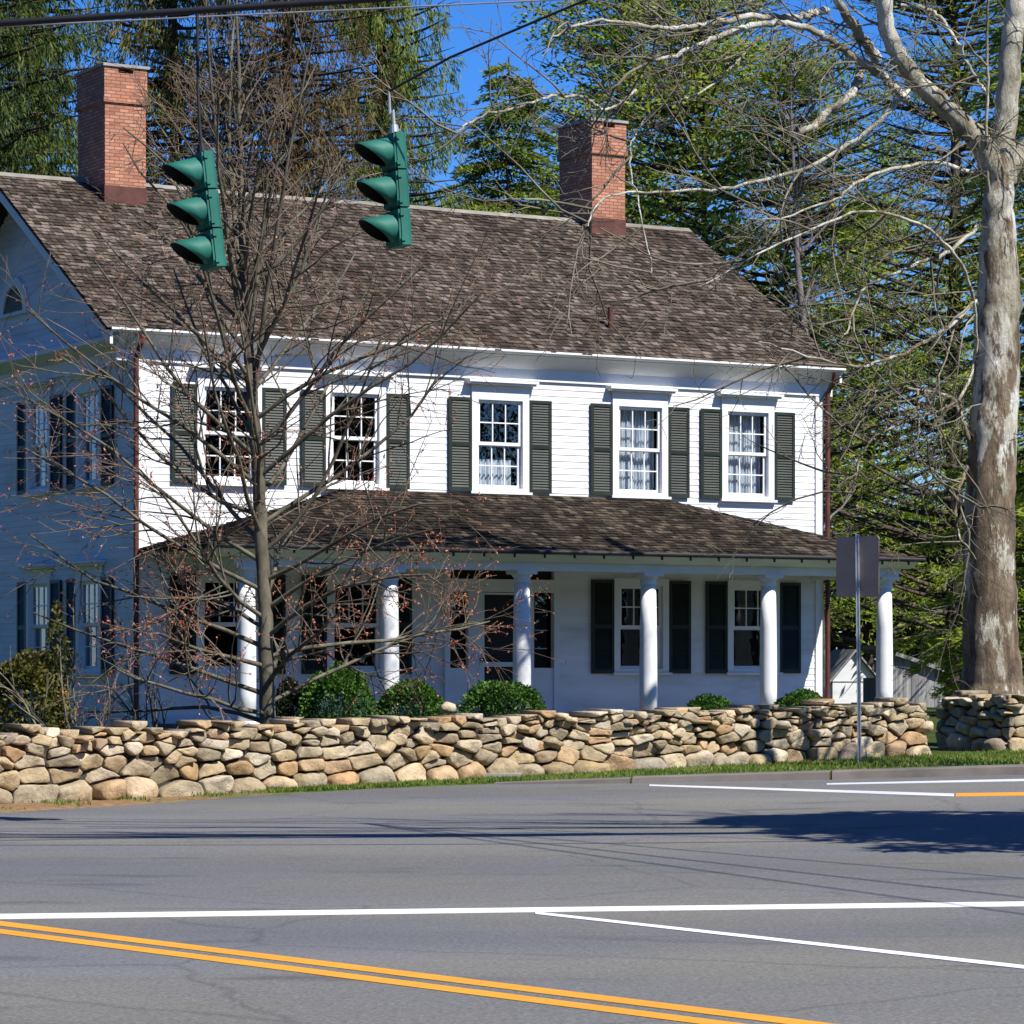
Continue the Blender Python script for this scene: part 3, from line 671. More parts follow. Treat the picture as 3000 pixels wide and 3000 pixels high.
for u in (.90, 3.44, 5.90, 8.37, 10.82, 13.30):
    prof = [(.145, PF + .07), (.15, PF + .5), (.15, PF + 1.0), (.143, PF + 1.6), (.128, 2.96)]
    q = MB(); q.lathe(prof, (u, PY), 24); c = q.build('column', M['white'], house, True)
    q = MB(); q.lathe([(.128, 2.961), (.15, 2.975), (.15, 3.0), (.135, 3.012), (.14, 3.05), (.175, 3.085), (.18, 3.10)], (u, PY), 24); q.box((u - .19, PY - .19, 3.101), (u + .19, PY + .19, 3.158)); q.build('capital', M['white'], c)
    q = MB(); q.box((u - .19, PY - .19, PF + .001), (u + .19, PY + .19, PF + .04)); q.lathe([(.18, PF + .041), (.185, PF + .055), (.16, PF + .069)], (u, PY), 24); q.build('plinth', M['white'], c)
PT, PU0, PU1, PA, PB = 4.54, 3.74, 10.04, -.02, 13.76
rise = PT - PZ; fl = math.hypot(-PE, rise); up = np.array((0, -PE / fl, rise / fl)); nr = np.array((0, -rise / fl, -PE / fl))
q = shingles((0, PE - .03, PZ - .01), (1, 0, 0), up, int(fl / .13) + 1, lambda t: (PA + (PU0 - PA) * min(1, t / fl), PB + (PU1 - PB) * min(1, t / fl)), .13, nr, 12)
ll = math.hypot(PU0 - PA, rise); upl = np.array(((PU0 - PA) / ll, 0, rise / ll)); nl = np.array((-rise / ll, 0, (PU0 - PA) / ll))
qq = shingles((PA - .03, .0, PZ - .01), (0, -1, 0), upl, int(ll / .13) + 1, lambda t: (0, -PE * (1 - min(1, t / ll)) + .02), .13, nl, 13); q.add(qq.v, qq.f)
lr = math.hypot(PB - PU1, rise); upr = np.array((-(PB - PU1) / lr, 0, rise / lr)); nrr = np.array((rise / lr, 0, (PB - PU1) / lr))
qq = shingles((PB + .03, PE, PZ - .01), (0, 1, 0), upr, int(lr / .13) + 1, lambda t: (-PE * min(1, t / lr), -PE), .13, nrr, 14); q.add(qq.v, qq.f)
q.add([(PA, PE, PZ - .012), (PB, PE, PZ - .012), (PU1, 0, PT - .012), (PU0, 0, PT - .012), (PA, 0, PZ - .012), (PB, 0, PZ - .012)], [(0, 1, 2, 3), (0, 3, 4), (1, 5, 2)])
q.add([(PA, PE, PZ - .05), (PB, PE, PZ - .05), (PB, PE, PZ), (PA, PE, PZ), (PA, 0, PZ - .05), (PA, 0, PZ), (PB, 0, PZ - .05), (PB, 0, PZ)], [(0, 1, 2, 3), (4, 0, 3, 5), (1, 6, 7, 2)])
proof = q.build('porch_roof', M['pshingle'], house)
q = MB(); q.tube([(PA - .02, PE - .04, PZ - .015), (PB + .02, PE - .04, PZ - .015)], .032, 8); q.build('drip_edge', M['cable'], proof)
q = MB(); x = .9
while x < 13.7: q.box((x, PE - .005, PZ - .11), (x + .03, PE + .018, PZ - .051)); x += .57
q.build('gutter_bracket', M['cable'], proof)

# ------------------------------------------------------------------ outbuildings
def wpt(px, py, Y): return Vector(W(px, py, Y))
yy = 88; a = W(1570, 1283, yy); b = W(1656, 1283, yy); pk = W(1613, 1231, yy); hw = (b[0] - a[0]) / 2
sh = empty('garden_shed', ((a[0] + b[0]) / 2, yy, 0), R(8)); tag(sh, 'small white gabled shed seen past the right porch columns', 'shed')
q = MB(); ez, pz = a[2], pk[2]
q.prism([(-hw, .3), (hw, .3), (hw, ez), (0, pz), (-hw, ez)], lambda p: (p[0], 0, p[1]), lambda p: (p[0], 2.4, p[1])); q.build('wall', M['clap'], sh)
q = MB(); 
for sx in (-1, 1): q.prism([(0, pz + .02), (sx * (hw + .12), ez - .10), (sx * (hw + .12), ez - .04), (0, pz + .09)], lambda p: (p[0], -.12, p[1]), lambda p: (p[0], 2.5, p[1]))
q.build('roof', M['greywood'], sh)
q = MB(); q.box((-hw + .0, -.012, ez - .06), (hw, -.002, ez - .03)); q.build('trim_board', M['greywood'], sh)
yy = 80; A = W(1660, 1225, yy); B = W(1794, 1272, yy); ws = empty('wooden_shed', (A[0], yy, 0), R(4)); tag(ws, 'grey weathered board shed with a sloping roof behind the gap in the wall', 'shed')
Lw = B[0] - A[0]; q = MB(); n = 9; rr = random.Random(4)
for k in range(n):
    u0, u1 = Lw * k / n, Lw * (k + 1) / n; z0 = A[2] + (B[2] - A[2]) * k / n; z1 = A[2] + (B[2] - A[2]) * (k + 1) / n; y0 = rr.uniform(-.012, .012)
    q.add([(u0+.004, y0, .2), (u1-.004, y0, .2), (u1-.004, y0, z1), (u0+.004, y0, z0), (u0+.004, y0+.03, .2), (u1-.004, y0+.03, .2), (u1-.004, y0+.03, z1), (u0+.004, y0+.03, z0)], [(0,1,2,3), (5,4,7,6), (4,0,3,7), (1,5,6,2), (3,2,6,7)])
q.box((.03, .032, .2), (Lw - .03, 2.5, B[2] - .1)); q.build('wall', M['greywood'], ws)
q = MB(); q.prism([(-.1, A[2] + .0), (Lw + .12, B[2] - .04), (Lw + .12, B[2] + .06), (-.1, A[2] + .10)], lambda p: (p[0], -.14, p[1]), lambda p: (p[0], 2.7, p[1])); q.build('roof', M['greywood'], ws)

# ------------------------------------------------------------------ traffic sign, signals, cables
p = hit(1622, 1440); g = p[2]
sg = empty('road_sign', tuple(p)); tag(sg, 'metal road sign seen from behind on a steel pole before the stone wall', 'sign')
Ys = p[1]; top = W(1617, 1008, Ys); sl_ = (top[0] - p[0]) 
q = MB(); hgt = top[2] - g
q.prism([(-.03, -.02), (-.012, -.02), (-.012, .008), (.012, .008), (.012, -.02), (.03, -.02), (.03, -.012), (.019, -.012), (.019, .018), (-.019, .018), (-.019, -.012), (-.03, -.012)], lambda c: (c[0] * .9, c[1], -.3), lambda c: (c[0] * .9 + sl_, c[1], hgt))
q.build('pole', M['galv'], sg)
c0 = W(1618.5, 1069, Ys); hh = (W(0, 1012, Ys)[2] - W(0, 1127, Ys)[2]) / 2; hw = .36
nb = Vector((-.68, -.73, 0)).normalized(); tx = Vector((0, 0, 1)).cross(nb).normalized()
Msg = Matrix.Translation((c0[0] - p[0], .055, c0[2] - g)) @ Matrix((tx, Vector((0, 0, 1)), nb)).transposed().to_4x4()
q = MB(); rc = .05; pts = []
for cx, cy, a0 in ((hw - rc, hh - rc, 0), (-hw + rc, hh - rc, 90), (-hw + rc, -hh + rc, 180), (hw - rc, -hh + rc, 270)):
    for k in range(5): a = R(a0 + k * 22.5); pts.append((cx + rc * math.cos(a), cy + rc * math.sin(a)))
q.prism(pts, lambda c: Msg @ Vector((c[0], c[1], -.004)), lambda c: Msg @ Vector((c[0], c[1], .0)))
q.build('sign_panel', M['signback'], sg)
q = MB()
for z in (-.3, .36): q.tube([(c0[0] - p[0], -.034, c0[2] - g + z), (c0[0] - p[0], -.016, c0[2] - g + z)], .014, 8)
q.build('bolt', M['galv'], sg)

def signal(top, bot, Y, face, label, rod_to, name='traffic_signal'):
    T = Vector(W(*top, Y)); B_ = Vector(W(*bot, Y)); axis = (T - B_); Ht = axis.length; axis.normalize()
    f = Vector(face); f = (f - axis * f.dot(axis)).normalized(); side = axis.cross(f).normalized()
    root = empty(name, tuple(B_)); tag(root, label, 'traffic light', 'traffic lights over the road')
    Mx = Matrix((side, f, axis)).transposed().to_4x4(); Mx = Mx                 # local: x side, y facing, z up
    n = 3; h = Ht / n
    for k in range(n):
        z0 = h * k; q = MB(); wv = .155; dpt = .062
        pr = [(-wv, -dpt + .05), (-wv + .05, -dpt), (wv - .05, -dpt), (wv, -dpt + .05), (wv, dpt), (-wv, dpt)]
        q.prism(pr, lambda c: Mx @ Vector((c[0], c[1], z0 + .008)), lambda c: Mx @ Vector((c[0], c[1], z0 + h - .008)))
        q.obox(Mx, (-wv + .01, dpt, z0 + .018), (wv - .01, dpt + .022, z0 + h - .018))
        for zz in (z0 + .06, z0 + h - .06): q.obox(Mx, (-wv - .014, dpt - .03, zz - .018), (-wv, dpt + .01, zz + .018)); q.obox(Mx, (wv, dpt - .03, zz - .018), (wv + .014, dpt + .01, zz + .018))
        if k: q.tube([Mx @ Vector((0, 0, z0 - .012)), Mx @ Vector((0, 0, z0 + .012))], .05, 12)
        sec = q.build('signal_section', M['sig'], root)
        q = MB(); zc = z0 + h / 2; r0 = .138; L0, m = .33, 22; yb = dpt + .022; vs = []; lst = []
        a0, a1 = R(-62), R(242)
        for rr_, off in ((r0, 0), (r0 - .006, 1)):
            for i in range(m + 1):
                a = a0 + (a1 - a0) * i / m; c, s_ = math.cos(a), math.sin(a)
                ln = L0 * (.10 + .90 * max(0, (s_ + .9) / 1.9) ** .75)
                for t in (0, .5, 1):
                    rk = rr_ * (1 - .06 * t); vs.append(Mx @ Vector((rk * c, yb + ln * t, zc + rk * s_ - .05 * t * ln / L0)))
        k3 = (m + 1) * 3; fo = []; fi = []
        for i in range(m):
            for t in range(2):
                a = i * 3 + t; fo.append((a, a + 3, a + 4, a + 1)); fi.append((k3 + a, k3 + a + 1, k3 + a + 4, k3 + a + 3))
        rim = [(i*3+2, (i+1)*3+2, k3+(i+1)*3+2, k3+i*3+2) for i in range(m)]
        q.add(vs, fo + rim); q.build('visor', M['sig'], sec, True)
        q = MB(); q.add(vs, fi); q.build('visor_lining', M['sigdark'], sec, True)
        q = MB(); dv = []; 
        for j, (rd, dy) in enumerate(((.13, 0), (.105, .022), (.06, .035), (.005, .04))):
            dv += [Mx @ Vector((rd * math.cos(2*math.pi*i/20), yb + .004 + dy, zc + rd * math.sin(2*math.pi*i/20))) for i in range(20)]
        q.add(dv, [(j*20+i, j*20+(i+1)%20, (j+1)*20+(i+1)%20, (j+1)*20+i) for j in range(3) for i in range(20)])
        q.build('lens', simple('dim_lens', [((.02,.11,.06), (.14,.07,.01), (.12,.012,.01))[k]] * 2, 3, .25), sec, True)
    q = MB(); r_ = Vector(rod_to) - B_; st = axis * Ht
    q.tube([st - axis * .01, st + axis * .08], [.05, .04], 12)
    pts = [st + axis * .07, st + axis * .22, st + (r_ - st) * .45 + Vector((-.02, 0, 0)), r_]
    q.tube(pts, [.018, .016, .014, .014], 8); q.build('hanger', M['steelwire'] if rod_to[2] < 7 else M['cable'], root)
    return root
face = (-.85, -.52, -.10)
YS = 30.0
rt = W(735, 176, YS)
signal((382, 288), (407, 508), YS, face, 'left of the two green traffic lights, hanging before the left of the roof', W(372, 21, YS))
signal((744, 252), (757, 467), YS + .4, (-.87, -.48, -.10), 'right of the two green traffic lights, hanging from a curved conduit', W(734, 172, YS + .4))
def cable(name, pts, r, mat, label, n=24, sag=0):
    P = [np.array(p, float) for p in pts]; out = []
    for a, b in zip(P[:-1], P[1:]):
        for i in range(n): t = i / n; c = a + (b - a) * t; c = c - np.array([0, 0, sag * 4 * t * (1 - t)]); out.append(c)
    out.append(P[-1]); q = MB(); q.tube(out, r, 8); return tag(q.build(name, mat, None, True), label, 'cable', 'overhead cables')
cable('overhead_cable', [W(-900, 92, 31.5), W(0, 44, 30.3), W(690, -1, 29.4), W(2600, -150, 27)], .034, M['cable'], 'thick black cable crossing the top left corner of the sky')
cable('overhead_cable', [W(-900, 90, 31.9), W(0, 50, 30.7), W(750, 14, 29.8), W(2600, -75, 27.6)], .008, M['steelwire'], 'thin pale steel wire just under the thick black cable')
cable('overhead_cable', [W(734, 172, 30.4), W(850, 108, 30.1), W(1110, -2, 29.4), W(1700, -240, 28)], .012, M['cable'], 'dark span wire rising from the right traffic light towards the top')
cable('overhead_cable', [(-30, 25.6, 7.5), (30, 24.0, 7.9)], .03, M['cable'], 'cable high over the road, outside the view', sag=.3)
for (x_, y_, z_), r_, lb in (((9.3, 15.2, 8.5), .02, 'lowest wire fanning out over the road, outside the view'), ((10.1, 15.8, 8.7), .022, 'middle wire fanning out over the road, outside the view'), ((11.2, 16.8, 8.9), .02, 'upper wire fanning out over the road, outside the view'), ((13.5, 19.5, 8.8), .018, 'far wire fanning out over the road, outside the view')):
    cable('overhead_cable', [W(1750, -84, 28.1), (x_, y_, z_)], r_, M['cable'], lb)

# ------------------------------------------------------------------ foliage tools
def unit(a): return a / (np.linalg.norm(a, axis=-1, keepdims=True) + 1e-9)
def blades(pos, dirs, ln, wd, rng, jitter=.5):
    m = len(pos); d = unit(dirs + rng.normal(0, jitter, (m, 3))); s_ = unit(np.cross(d, rng.normal(0, 1, (m, 3))))
    L_ = (ln * rng.uniform(.6, 1.3, (m, 1))); w_ = wd * rng.uniform(.6, 1.3, (m, 1)) / 2
    return np.stack([pos - s_ * w_ * .6, pos + d * L_ * .45 - s_ * w_, pos + d * L_ + s_ * w_ * .2, pos + d * L_ * .45 + s_ * w_], 1)
def conifer(name, label, px, Y, H, Rr, z0, mat, seed, style='spruce', dens=1.0, leaf=(.30, .07), cat='tree', group='evergreen trees behind the house', zmax=99):
    rng = np.random.default_rng(seed); x = (px * S - 1500) / F * Y; g = float(ground(x, Y))
    root = empty(name, (x, Y, g)); tag(root, label, cat, group)
    tb = QB(); zz = np.linspace(-.3, H, 14); tb.tube(np.stack([rng.normal(0, .03, 14), rng.normal(0, .03, 14), zz], 1), np.maximum(.22 * (H / 22) * (1 - zz / (H + .4)), .02), 8)
    fb = QB(); z = z0
    lump = [rng.normal(0, 2.2, 3) for _ in range(3)]
    while z < min(H - .3, zmax):
        f = (z - z0) / (H - z0); nb = rng.integers(5, 8)
        for _ in range(nb):
            a = rng.uniform(0, 2 * math.pi); zb = z + rng.uniform(-.25, .25)
            if style == 'open':
                lf = sum(math.sin(q[0] * math.cos(a) + q[1] * math.sin(a) + q[2] * z * .35) for q in lump) / 3
                L_ = Rr * (1 - f ** 2.4) ** .6 * rng.uniform(.45, 1.1) * (1 + .45 * lf) + .3
            else: L_ = Rr * (1 - f) ** .8 * rng.uniform(.65, 1.12) + .25
            t = np.linspace(0, 1, 7); rad = L_ * t
            if style == 'spruce': dz = L_ * (-.30 * t + .16 * t * t) + f * .5 * L_ * t
            elif style in ('pine', 'open'): dz = L_ * (.10 * t + .18 * t * t)
            else: dz = L_ * (.10 * t - .28 * t * t)
            a_ = a + rng.normal(0, .12) * t
            P = np.stack([rad * np.cos(a_), rad * np.sin(a_), zb + dz], 1)
            tb.tube(P, np.linspace(.035 + .012 * L_, .006, 7), 3)
            m = int((5 + 5.2 * L_) * dens); tt = rng.uniform(.04, 1, m) ** .85
            C = np.stack([np.interp(tt, t, P[:, i]) for i in range(3)], 1); out = np.array([math.cos(a), math.sin(a), 0]); sd = np.array([-math.sin(a), math.cos(a), 0])
            if style == 'spruce':
                C = C + sd * rng.normal(0, .10 + .10 * L_ * (1 - tt)[:, None] , (m, 1)); hl = rng.uniform(.25, 1.0, m) * (.45 + .16 * L_)
                k = 13; u = rng.uniform(0, 1, (m, k)); pos = C[:, None, :] + np.stack([rng.normal(0, .05, (m, k)), rng.normal(0, .05, (m, k)), -hl[:, None] * u], -1)
                pos = pos.reshape(-1, 3); dr = np.tile(np.array([0, 0, -1.0]), (len(pos), 1)) + out * .35; fb.quads(blades(pos, dr, leaf[0], leaf[1], rng, .35))
            elif style == 'open':
                m = max(2, int(2.0 * L_ * dens)); tt = rng.uniform(.35, 1, m); C = np.stack([np.interp(tt, t, P[:, i]) for i in range(3)], 1) + rng.normal(0, .32, (m, 3)) * np.array([1, 1, .5])
                for c_ in C:
                    i_ = rng.integers(2, 6); tb.tube(np.stack([P[i_], (P[i_] + c_) / 2 + np.array([0, 0, .08]), c_]), np.array([.016, .011, .006]), 3)
                k = 40; rr2 = rng.uniform(.7, 1.4, (m, 1, 1)); off_ = rng.normal(0, 1, (m, k, 3)) * np.array([.30, .30, .11]) * rr2
                pos = (C[:, None, :] + off_).reshape(-1, 3); dr = off_.reshape(-1, 3) * 1.6 + np.array([0, 0, .12]) + out * .25; fb.quads(blades(pos, dr, leaf[0], leaf[1], rng, .3))
            elif style == 'pine':
                k = 9; pos = np.repeat(C + np.array([0, 0, .05]), k, 0) + rng.normal(0, .07, (m * k, 3)) * 2; dr = np.tile(out * .5 + np.array([0, 0, .35]), (len(pos), 1)); fb.quads(blades(pos, dr, leaf[0], leaf[1], rng, .75))
            else:
                k = 13; w_ = (.18 + .34 * L_ * (1 - tt))[:, None]; sg_ = rng.uniform(-1, 1, (m, k)); pos = C[:, None, :] + sd * (w_ * sg_)[..., None] + np.array([0, 0, -1.]) * (np.abs(sg_) * .12 + rng.uniform(-.05, .08, (m, k)))[..., None] + out * (np.abs(sg_) * w_ * .5)[..., None]
                pos = pos.reshape(-1, 3); dr = out * .7 + sd * (sg_.reshape(-1, 1) * 1.0) + np.array([0, 0, -.18]); fb.quads(blades(pos, dr, leaf[0], leaf[1], rng, .35))
        z += rng.uniform(.24, .42)
    tb.build('trunk', M['conbark'], root); fb.build('crown', mat, root); return root
def bushy(name, label, loc, size, mat, seed, n=5000, leaf=(.1, .06), group=None, cat='shrub', shell=.75, lump=.18, stems=True):
    rng = np.random.default_rng(seed); root = empty(name, loc); tag(root, label, cat, group)
    u = unit(rng.normal(0, 1, (n, 3))); u[:, 2] = np.where(u[:, 2] < -.55, -u[:, 2], u[:, 2])
    lmp = sum(np.sin(u @ rng.normal(0, 3.2, 3) + rng.uniform(0, 6)) for _ in range(4)) / 4
    r_ = (shell + (1 - shell) * rng.uniform(0, 1, n) ** .5) * (1 + lump * lmp)
    pos = u * r_[:, None] * np.array(size) + np.array([0, 0, size[2] * .92])
    b = QB(); b.quads(blades(pos, u, leaf[0], leaf[1], rng, .8)); b.build('foliage', mat, root)
    if stems:
        t = QB()
        for k in range(9):
            a = rng.uniform(0, 6.28); r = rng.uniform(.2, .75)
            t.tube(np.array([[.05 * math.cos(a), .05 * math.sin(a), -.1], [size[0] * r * .5 * math.cos(a), size[1] * r * .5 * math.sin(a), size[2] * .6], [size[0] * r * math.cos(a), size[1] * r * math.sin(a), size[2] * 1.35]]), np.array([.02, .014, .006]) * max(1, size[2]), 4)
        t.build('stem', M['conbark'], root)
    return root
def branchy(P0, d0, L_, r0, lev, rng, tb, spec, tips):
    """a bare branch: bent tube with side branches of the next level"""
    n = 6 if lev < 2 else 4; P = [np.array(P0, float)]; d = unit(np.array(d0, float)); sp = spec
    for i in range(n):
        d = unit(d + rng.normal(0, sp['wob'], 3) + np.array([0, 0, sp['grav'][lev]])); P.append(P[-1] + d * L_ / n)
    P = np.array(P); rad = np.maximum(np.linspace(r0, max(r0 * .35, sp['rmin']), n + 1), sp['rmin'])
    tb[min(lev, len(tb) - 1)].tube(P, rad, 5 if lev == 0 else 3)
    if lev + 1 < len(sp['kids']) + 1 and lev < len(sp['kids']):
        m = rng.poisson(sp['kids'][lev])
        for _ in range(m):
            t = rng.uniform(.2, 1); i = min(int(t * n), n - 1); q = P[i] + (P[i+1] - P[i]) * (t * n - i); dd = unit(P[i+1] - P[i])
            side = unit(np.cross(dd, rng.normal(0, 1, 3))); ang = R(rng.uniform(*sp['ang']))
            branchy(q, dd * math.cos(ang) + side * math.sin(ang), L_ * rng.uniform(.28, .6) * (1.1 - .5 * t), max(rad[i] * .55, sp['rmin']), lev + 1, rng, tb, sp, tips)
    else: tips.append(P)
# ------------------------------------------------------------------ young street tree
def young_tree():
    rng = np.random.default_rng(24); Y = 41.6
    base = W(506, 1362, Y); g = float(ground(base[0], Y)); root = empty('young_tree', (base[0], Y, g))
    tag(root, 'young bare street tree with upright limbs and red buds behind the stone wall', 'tree')
    off = np.array([base[0], Y, g])
    ctl = [(508, 1400, 19), (506, 1350, 17.5), (500, 1150, 15), (493, 1000, 14), (485, 850, 13), (473, 720, 12), (464, 600, 10.5), (458, 480, 8.5), (455, 350, 6.5), (452, 200, 4.5), (448, 60, 3), (446, -80, 2)]
    P = np.array([W(a, b, Y) for a, b, _ in ctl]) - off; P[:, 1] += rng.normal(0, .03, len(P)); rad = np.array([r for *_, r in ctl]) * S * Y / F * .92
    tt = np.linspace(0, len(P) - 1, 60); Pf = np.stack([np.interp(tt, np.arange(len(P)), P[:, i]) for i in range(3)], 1); rf = np.interp(tt, np.arange(len(P)), rad)
    Pf[1:-1, :2] += rng.normal(0, .006, (58, 2))
    tr = QB(); tr.tube(Pf, rf, 10)
    lim = QB(); tw = QB(); tips = []
    lead = [((470, 690), (440, 520), (418, 330), (402, 150), (392, -40)), ((466, 620), (445, 480), (425, 260), (428, 60), (440, -80)), ((478, 760), (505, 560), (530, 420), (552, 300), (600, 80)), ((470, 660), (492, 480), (515, 380), (548, 250))]
    spec = dict(wob=.10, grav=[.03, .0, -.02], kids=[9, 5], ang=(25, 65), rmin=.0035)
    for k, l in enumerate(lead):
        dy = np.linspace(0, rng.uniform(-1.0, 1.0), len(l)); Q = np.array([W(a, b, Y) for a, b in l]) - off; Q[:, 1] += dy
        t2 = np.linspace(0, len(Q) - 1, 16); Q = np.stack([np.interp(t2, np.arange(len(Q)), Q[:, i]) for i in range(3)], 1); r2 = np.linspace(.042, .012, 16)
        tr.tube(Q, r2, 6)
        for i in range(2, 16):
            if rng.random() < .5: d = unit(Q[min(i+1, 15)] - Q[i-1]); s_ = unit(np.cross(d, rng.normal(0, 1, 3))); branchy(Q[i], d * .8 + s_ * .6, rng.uniform(.5, 1.3), .012, 1, rng, [lim, lim, tw], spec, tips)
    az = 0
    for i in range(70):
        f = i / 69; z = .75 + f * (Pf[-1, 2] - 2.2); az += 2.4 + rng.normal(0, .3)
        b = np.array([np.interp(z, Pf[:, 2], Pf[:, 0]), np.interp(z, Pf[:, 2], Pf[:, 1]), z]); r = np.interp(z, Pf[:, 2], rf)
        up_ = .25 + .8 * min(1, f * 1.6) if i > 16 else rng.uniform(.12, .65); ca, sa = math.cos(az), math.sin(az) * .8
        L_ = (3.5 if f < .5 else 3.5 - 2.6 * (f - .5) * 2) * rng.uniform(.7, 1.1)
        sp = dict(spec, grav=[.02 if i > 16 else -.012, .0, -.03], kids=[11 if f < .45 else 6, 5])
        branchy(b, (ca, sa, up_), L_, min(r * .5, .034), 0, rng, [lim, lim, tw], sp, tips)
    tr.build('trunk', M['youngbark'], root, True); lim.build('limb', M['youngbark'], root); tw.build('twig', M['twig'], root)
    bd = QB(); pts = np.concatenate([np.concatenate([p[-1:], p[1:-1] + (p[2:] - p[1:-1]) * rng.uniform(0, 1, (len(p) - 2, 1))]) for p in tips])
    pts = pts[pts[:, 2] < 5.6 + rng.normal(0, 1, len(pts))]
    pts = pts[rng.random(len(pts)) < .85]
    for _ in range(2): bd.quads(blades(pts + rng.normal(0, .004, pts.shape), rng.normal(0, 1, pts.shape), .032, .022, rng, .3))
    bd.build('bud', M['bud'], root)['kind'] = 'stuff'
young_tree()
# ------------------------------------------------------------------ sycamore
def sycamore():
    rng = np.random.default_rng(33); Y = 49.2; base = W(1872, 1322, Y); g = float(ground(base[0], Y)); root = empty('sycamore_tree', (base[0], Y, g)); off = np.array([base[0], Y, g])
    tag(root, 'tall old sycamore with mottled pale bark and bare limbs at the right', 'tree')
    tb = QB(); lim = QB(); tw = QB(); tips = []
    def limb(pts, rad, dy=0.0, sides=8, qb=None, wob=.02):
        Q = np.array([W(a, b, Y) for a, b in pts]) - off; k = len(Q); Q[:, 1] += np.linspace(0, dy, k)
        m = k * 6; t2 = np.linspace(0, k - 1, m)
        # Catmull-Rom
        def cr(t):
            i = min(int(t), k - 2); u = t - i; p0, p1, p2, p3 = Q[max(i-1, 0)], Q[i], Q[i+1], Q[min(i+2, k-1)]
            return .5 * (2*p1 + (p2 - p0)*u + (2*p0 - 5*p1 + 4*p2 - p3)*u*u + (3*p1 - p0 - 3*p2 + p3)*u**3)
        C = np.array([cr(t) for t in t2]); C += rng.normal(0, wob, C.shape) * (np.linspace(0, 1, m)[:, None] > .05)
        r = np.interp(t2, np.arange(k), np.array(rad)) * S * Y / F
        (qb or tb).tube(C, r, sides); return C, r
    C, r = limb([(1872, 1380), (1872, 1322), (1870, 1240), (1868, 1120), (1867, 1000), (1872, 850), (1880, 700), (1885, 560), (1884, 440), (1886, 340), (1896, 240), (1906, 100), (1918, 0), (1932, -160)], [82, 64, 54, 50, 48, 46, 44, 41, 33, 26, 22, 21, 19, 14], 0, 18, wob=.012)
    starts = [(C[i], .5) for i in range(24, len(C), 2)]
    def L(pts, rad, dy=0, n=8, dense=1.0, wob=.013):
        c, r_ = limb(pts, rad, dy, n, wob=wob)
        for i in range(3, len(c)): 
            if rng.random() < dense: starts.append((c[i], 1.0))
    L([(1885, 335), (1840, 265), (1800, 228), (1725, 165), (1680, 105), (1658, 40), (1668, -60), (1640, -200)], [26, 23, 20, 18, 16, 15, 14, 11], -1.0)
    L([(1655, 112), (1615, 72), (1572, 25), (1540, -30), (1480, -120)], [11, 10, 8, 7, 5], -1.6)
    L([(1712, 190), (1660, 148), (1610, 122), (1560, 92), (1500, 70), (1430, 72), (1370, 92), (1325, 112), (1275, 140), (1200, 170), (1144, 218)], [9, 8, 7.5, 7, 6.5, 6, 5.5, 5, 4, 3, 2.5], -2.2)
    L([(1560, 20), (1535, 32), (1490, 50), (1420, 54), (1350, 72), (1285, 90), (1220, 100), (1120, 95), (1040, 130)], [7, 7, 7, 6, 5.5, 5, 4, 3, 2], -2.6)
    L([(1200, 170), (1144, 219), (1104, 207), (1040, 215), (1000, 238), (910, 273), (868, 312)], [3, 3, 3, 2.6, 2.4, 2.2, 1.4], -3.0)
    L([(1625, 135), (1612, 165), (1598, 190), (1555, 222), (1525, 255), (1497, 270)], [8, 8, 7, 7, 7, 6], -1.0, dense=.3)
    L([(1880, 420), (1900, 350), (1935, 282), (2000, 200)], [17, 15, 14, 11], .5)
    L([(1868, 410), (1858, 300), (1853, 150), (1851, 0), (1850, -120)], [3.2, 3, 2.8, 2.5, 2], -1.0, 6)
    L([(1700, 10), (1755, 25), (1790, 70), (1830, 150), (1850, 190)], [4, 4, 3.4, 3, 2.6], -.6, 6)
    L([(1840, 870), (1826, 830), (1806, 785), (1784, 755), (1740, 745), (1690, 742), (1620, 748)], [5, 5, 4.5, 4, 3, 2.5, 2], -.9, 6)
    L([(1835, 860), (1812, 905), (1798, 940), (1795, 1010), (1825, 1060)], [4, 3.5, 3, 2.2, 1.5], -1, 6)
    L([(1848, 420), (1790, 480), (1700, 520), (1608, 570), (1570, 660)], [4.5, 4, 3, 2.4, 1.6], -2, 6)
    L([(1850, 330), (1735, 322), (1608, 368), (1540, 420), (1420, 470)], [4.5, 4, 3, 2.4, 1.6], -3, 6)
    L([(1850, 560), (1760, 640), (1640, 700), (1560, 720), (1400, 690)], [4, 3.5, 3, 2.4, 1.4], -3.6, 6)
    L([(1838, 700), (1820, 560), (1740, 470), (1600, 440), (1420, 520), (1290, 600)], [4, 3.6, 3, 2.6, 2, 1.4], -4, 6)
    L([(1720, 165), (1640, 250), (1520, 330), (1380, 380), (1240, 400), (1130, 420), (1100, 480)], [5, 4.5, 4, 3.3, 2.6, 2, 1.4], -3.2, 6)
    L([(1430, 72), (1330, 180), (1220, 240), (1180, 330), (1195, 430), (1215, 560)], [2.6, 2.3, 2, 1.7, 1.4, 1], -3, 6)
    L([(1846, 640), (1800, 760), (1700, 800), (1620, 850), (1590, 940)], [3.6, 3, 2.6, 2, 1.3], -1.5, 6)
    spec = dict(wob=.16, grav=[.0, -.01, -.02], kids=[6, 3], ang=(25, 75), rmin=.0045)
    for p, wgt in starts:
        for _ in range(1 if wgt > .6 else 1):
            if rng.random() < .27 * (1.2 if wgt > .6 else .85):
                d = np.array([rng.normal(-.75, .6), rng.normal(-.15, .55), rng.normal(-.05, .6)])
                branchy(p, d, rng.uniform(.8, 2.6), rng.uniform(.012, .024), 0, rng, [lim, lim, tw], spec, tips)
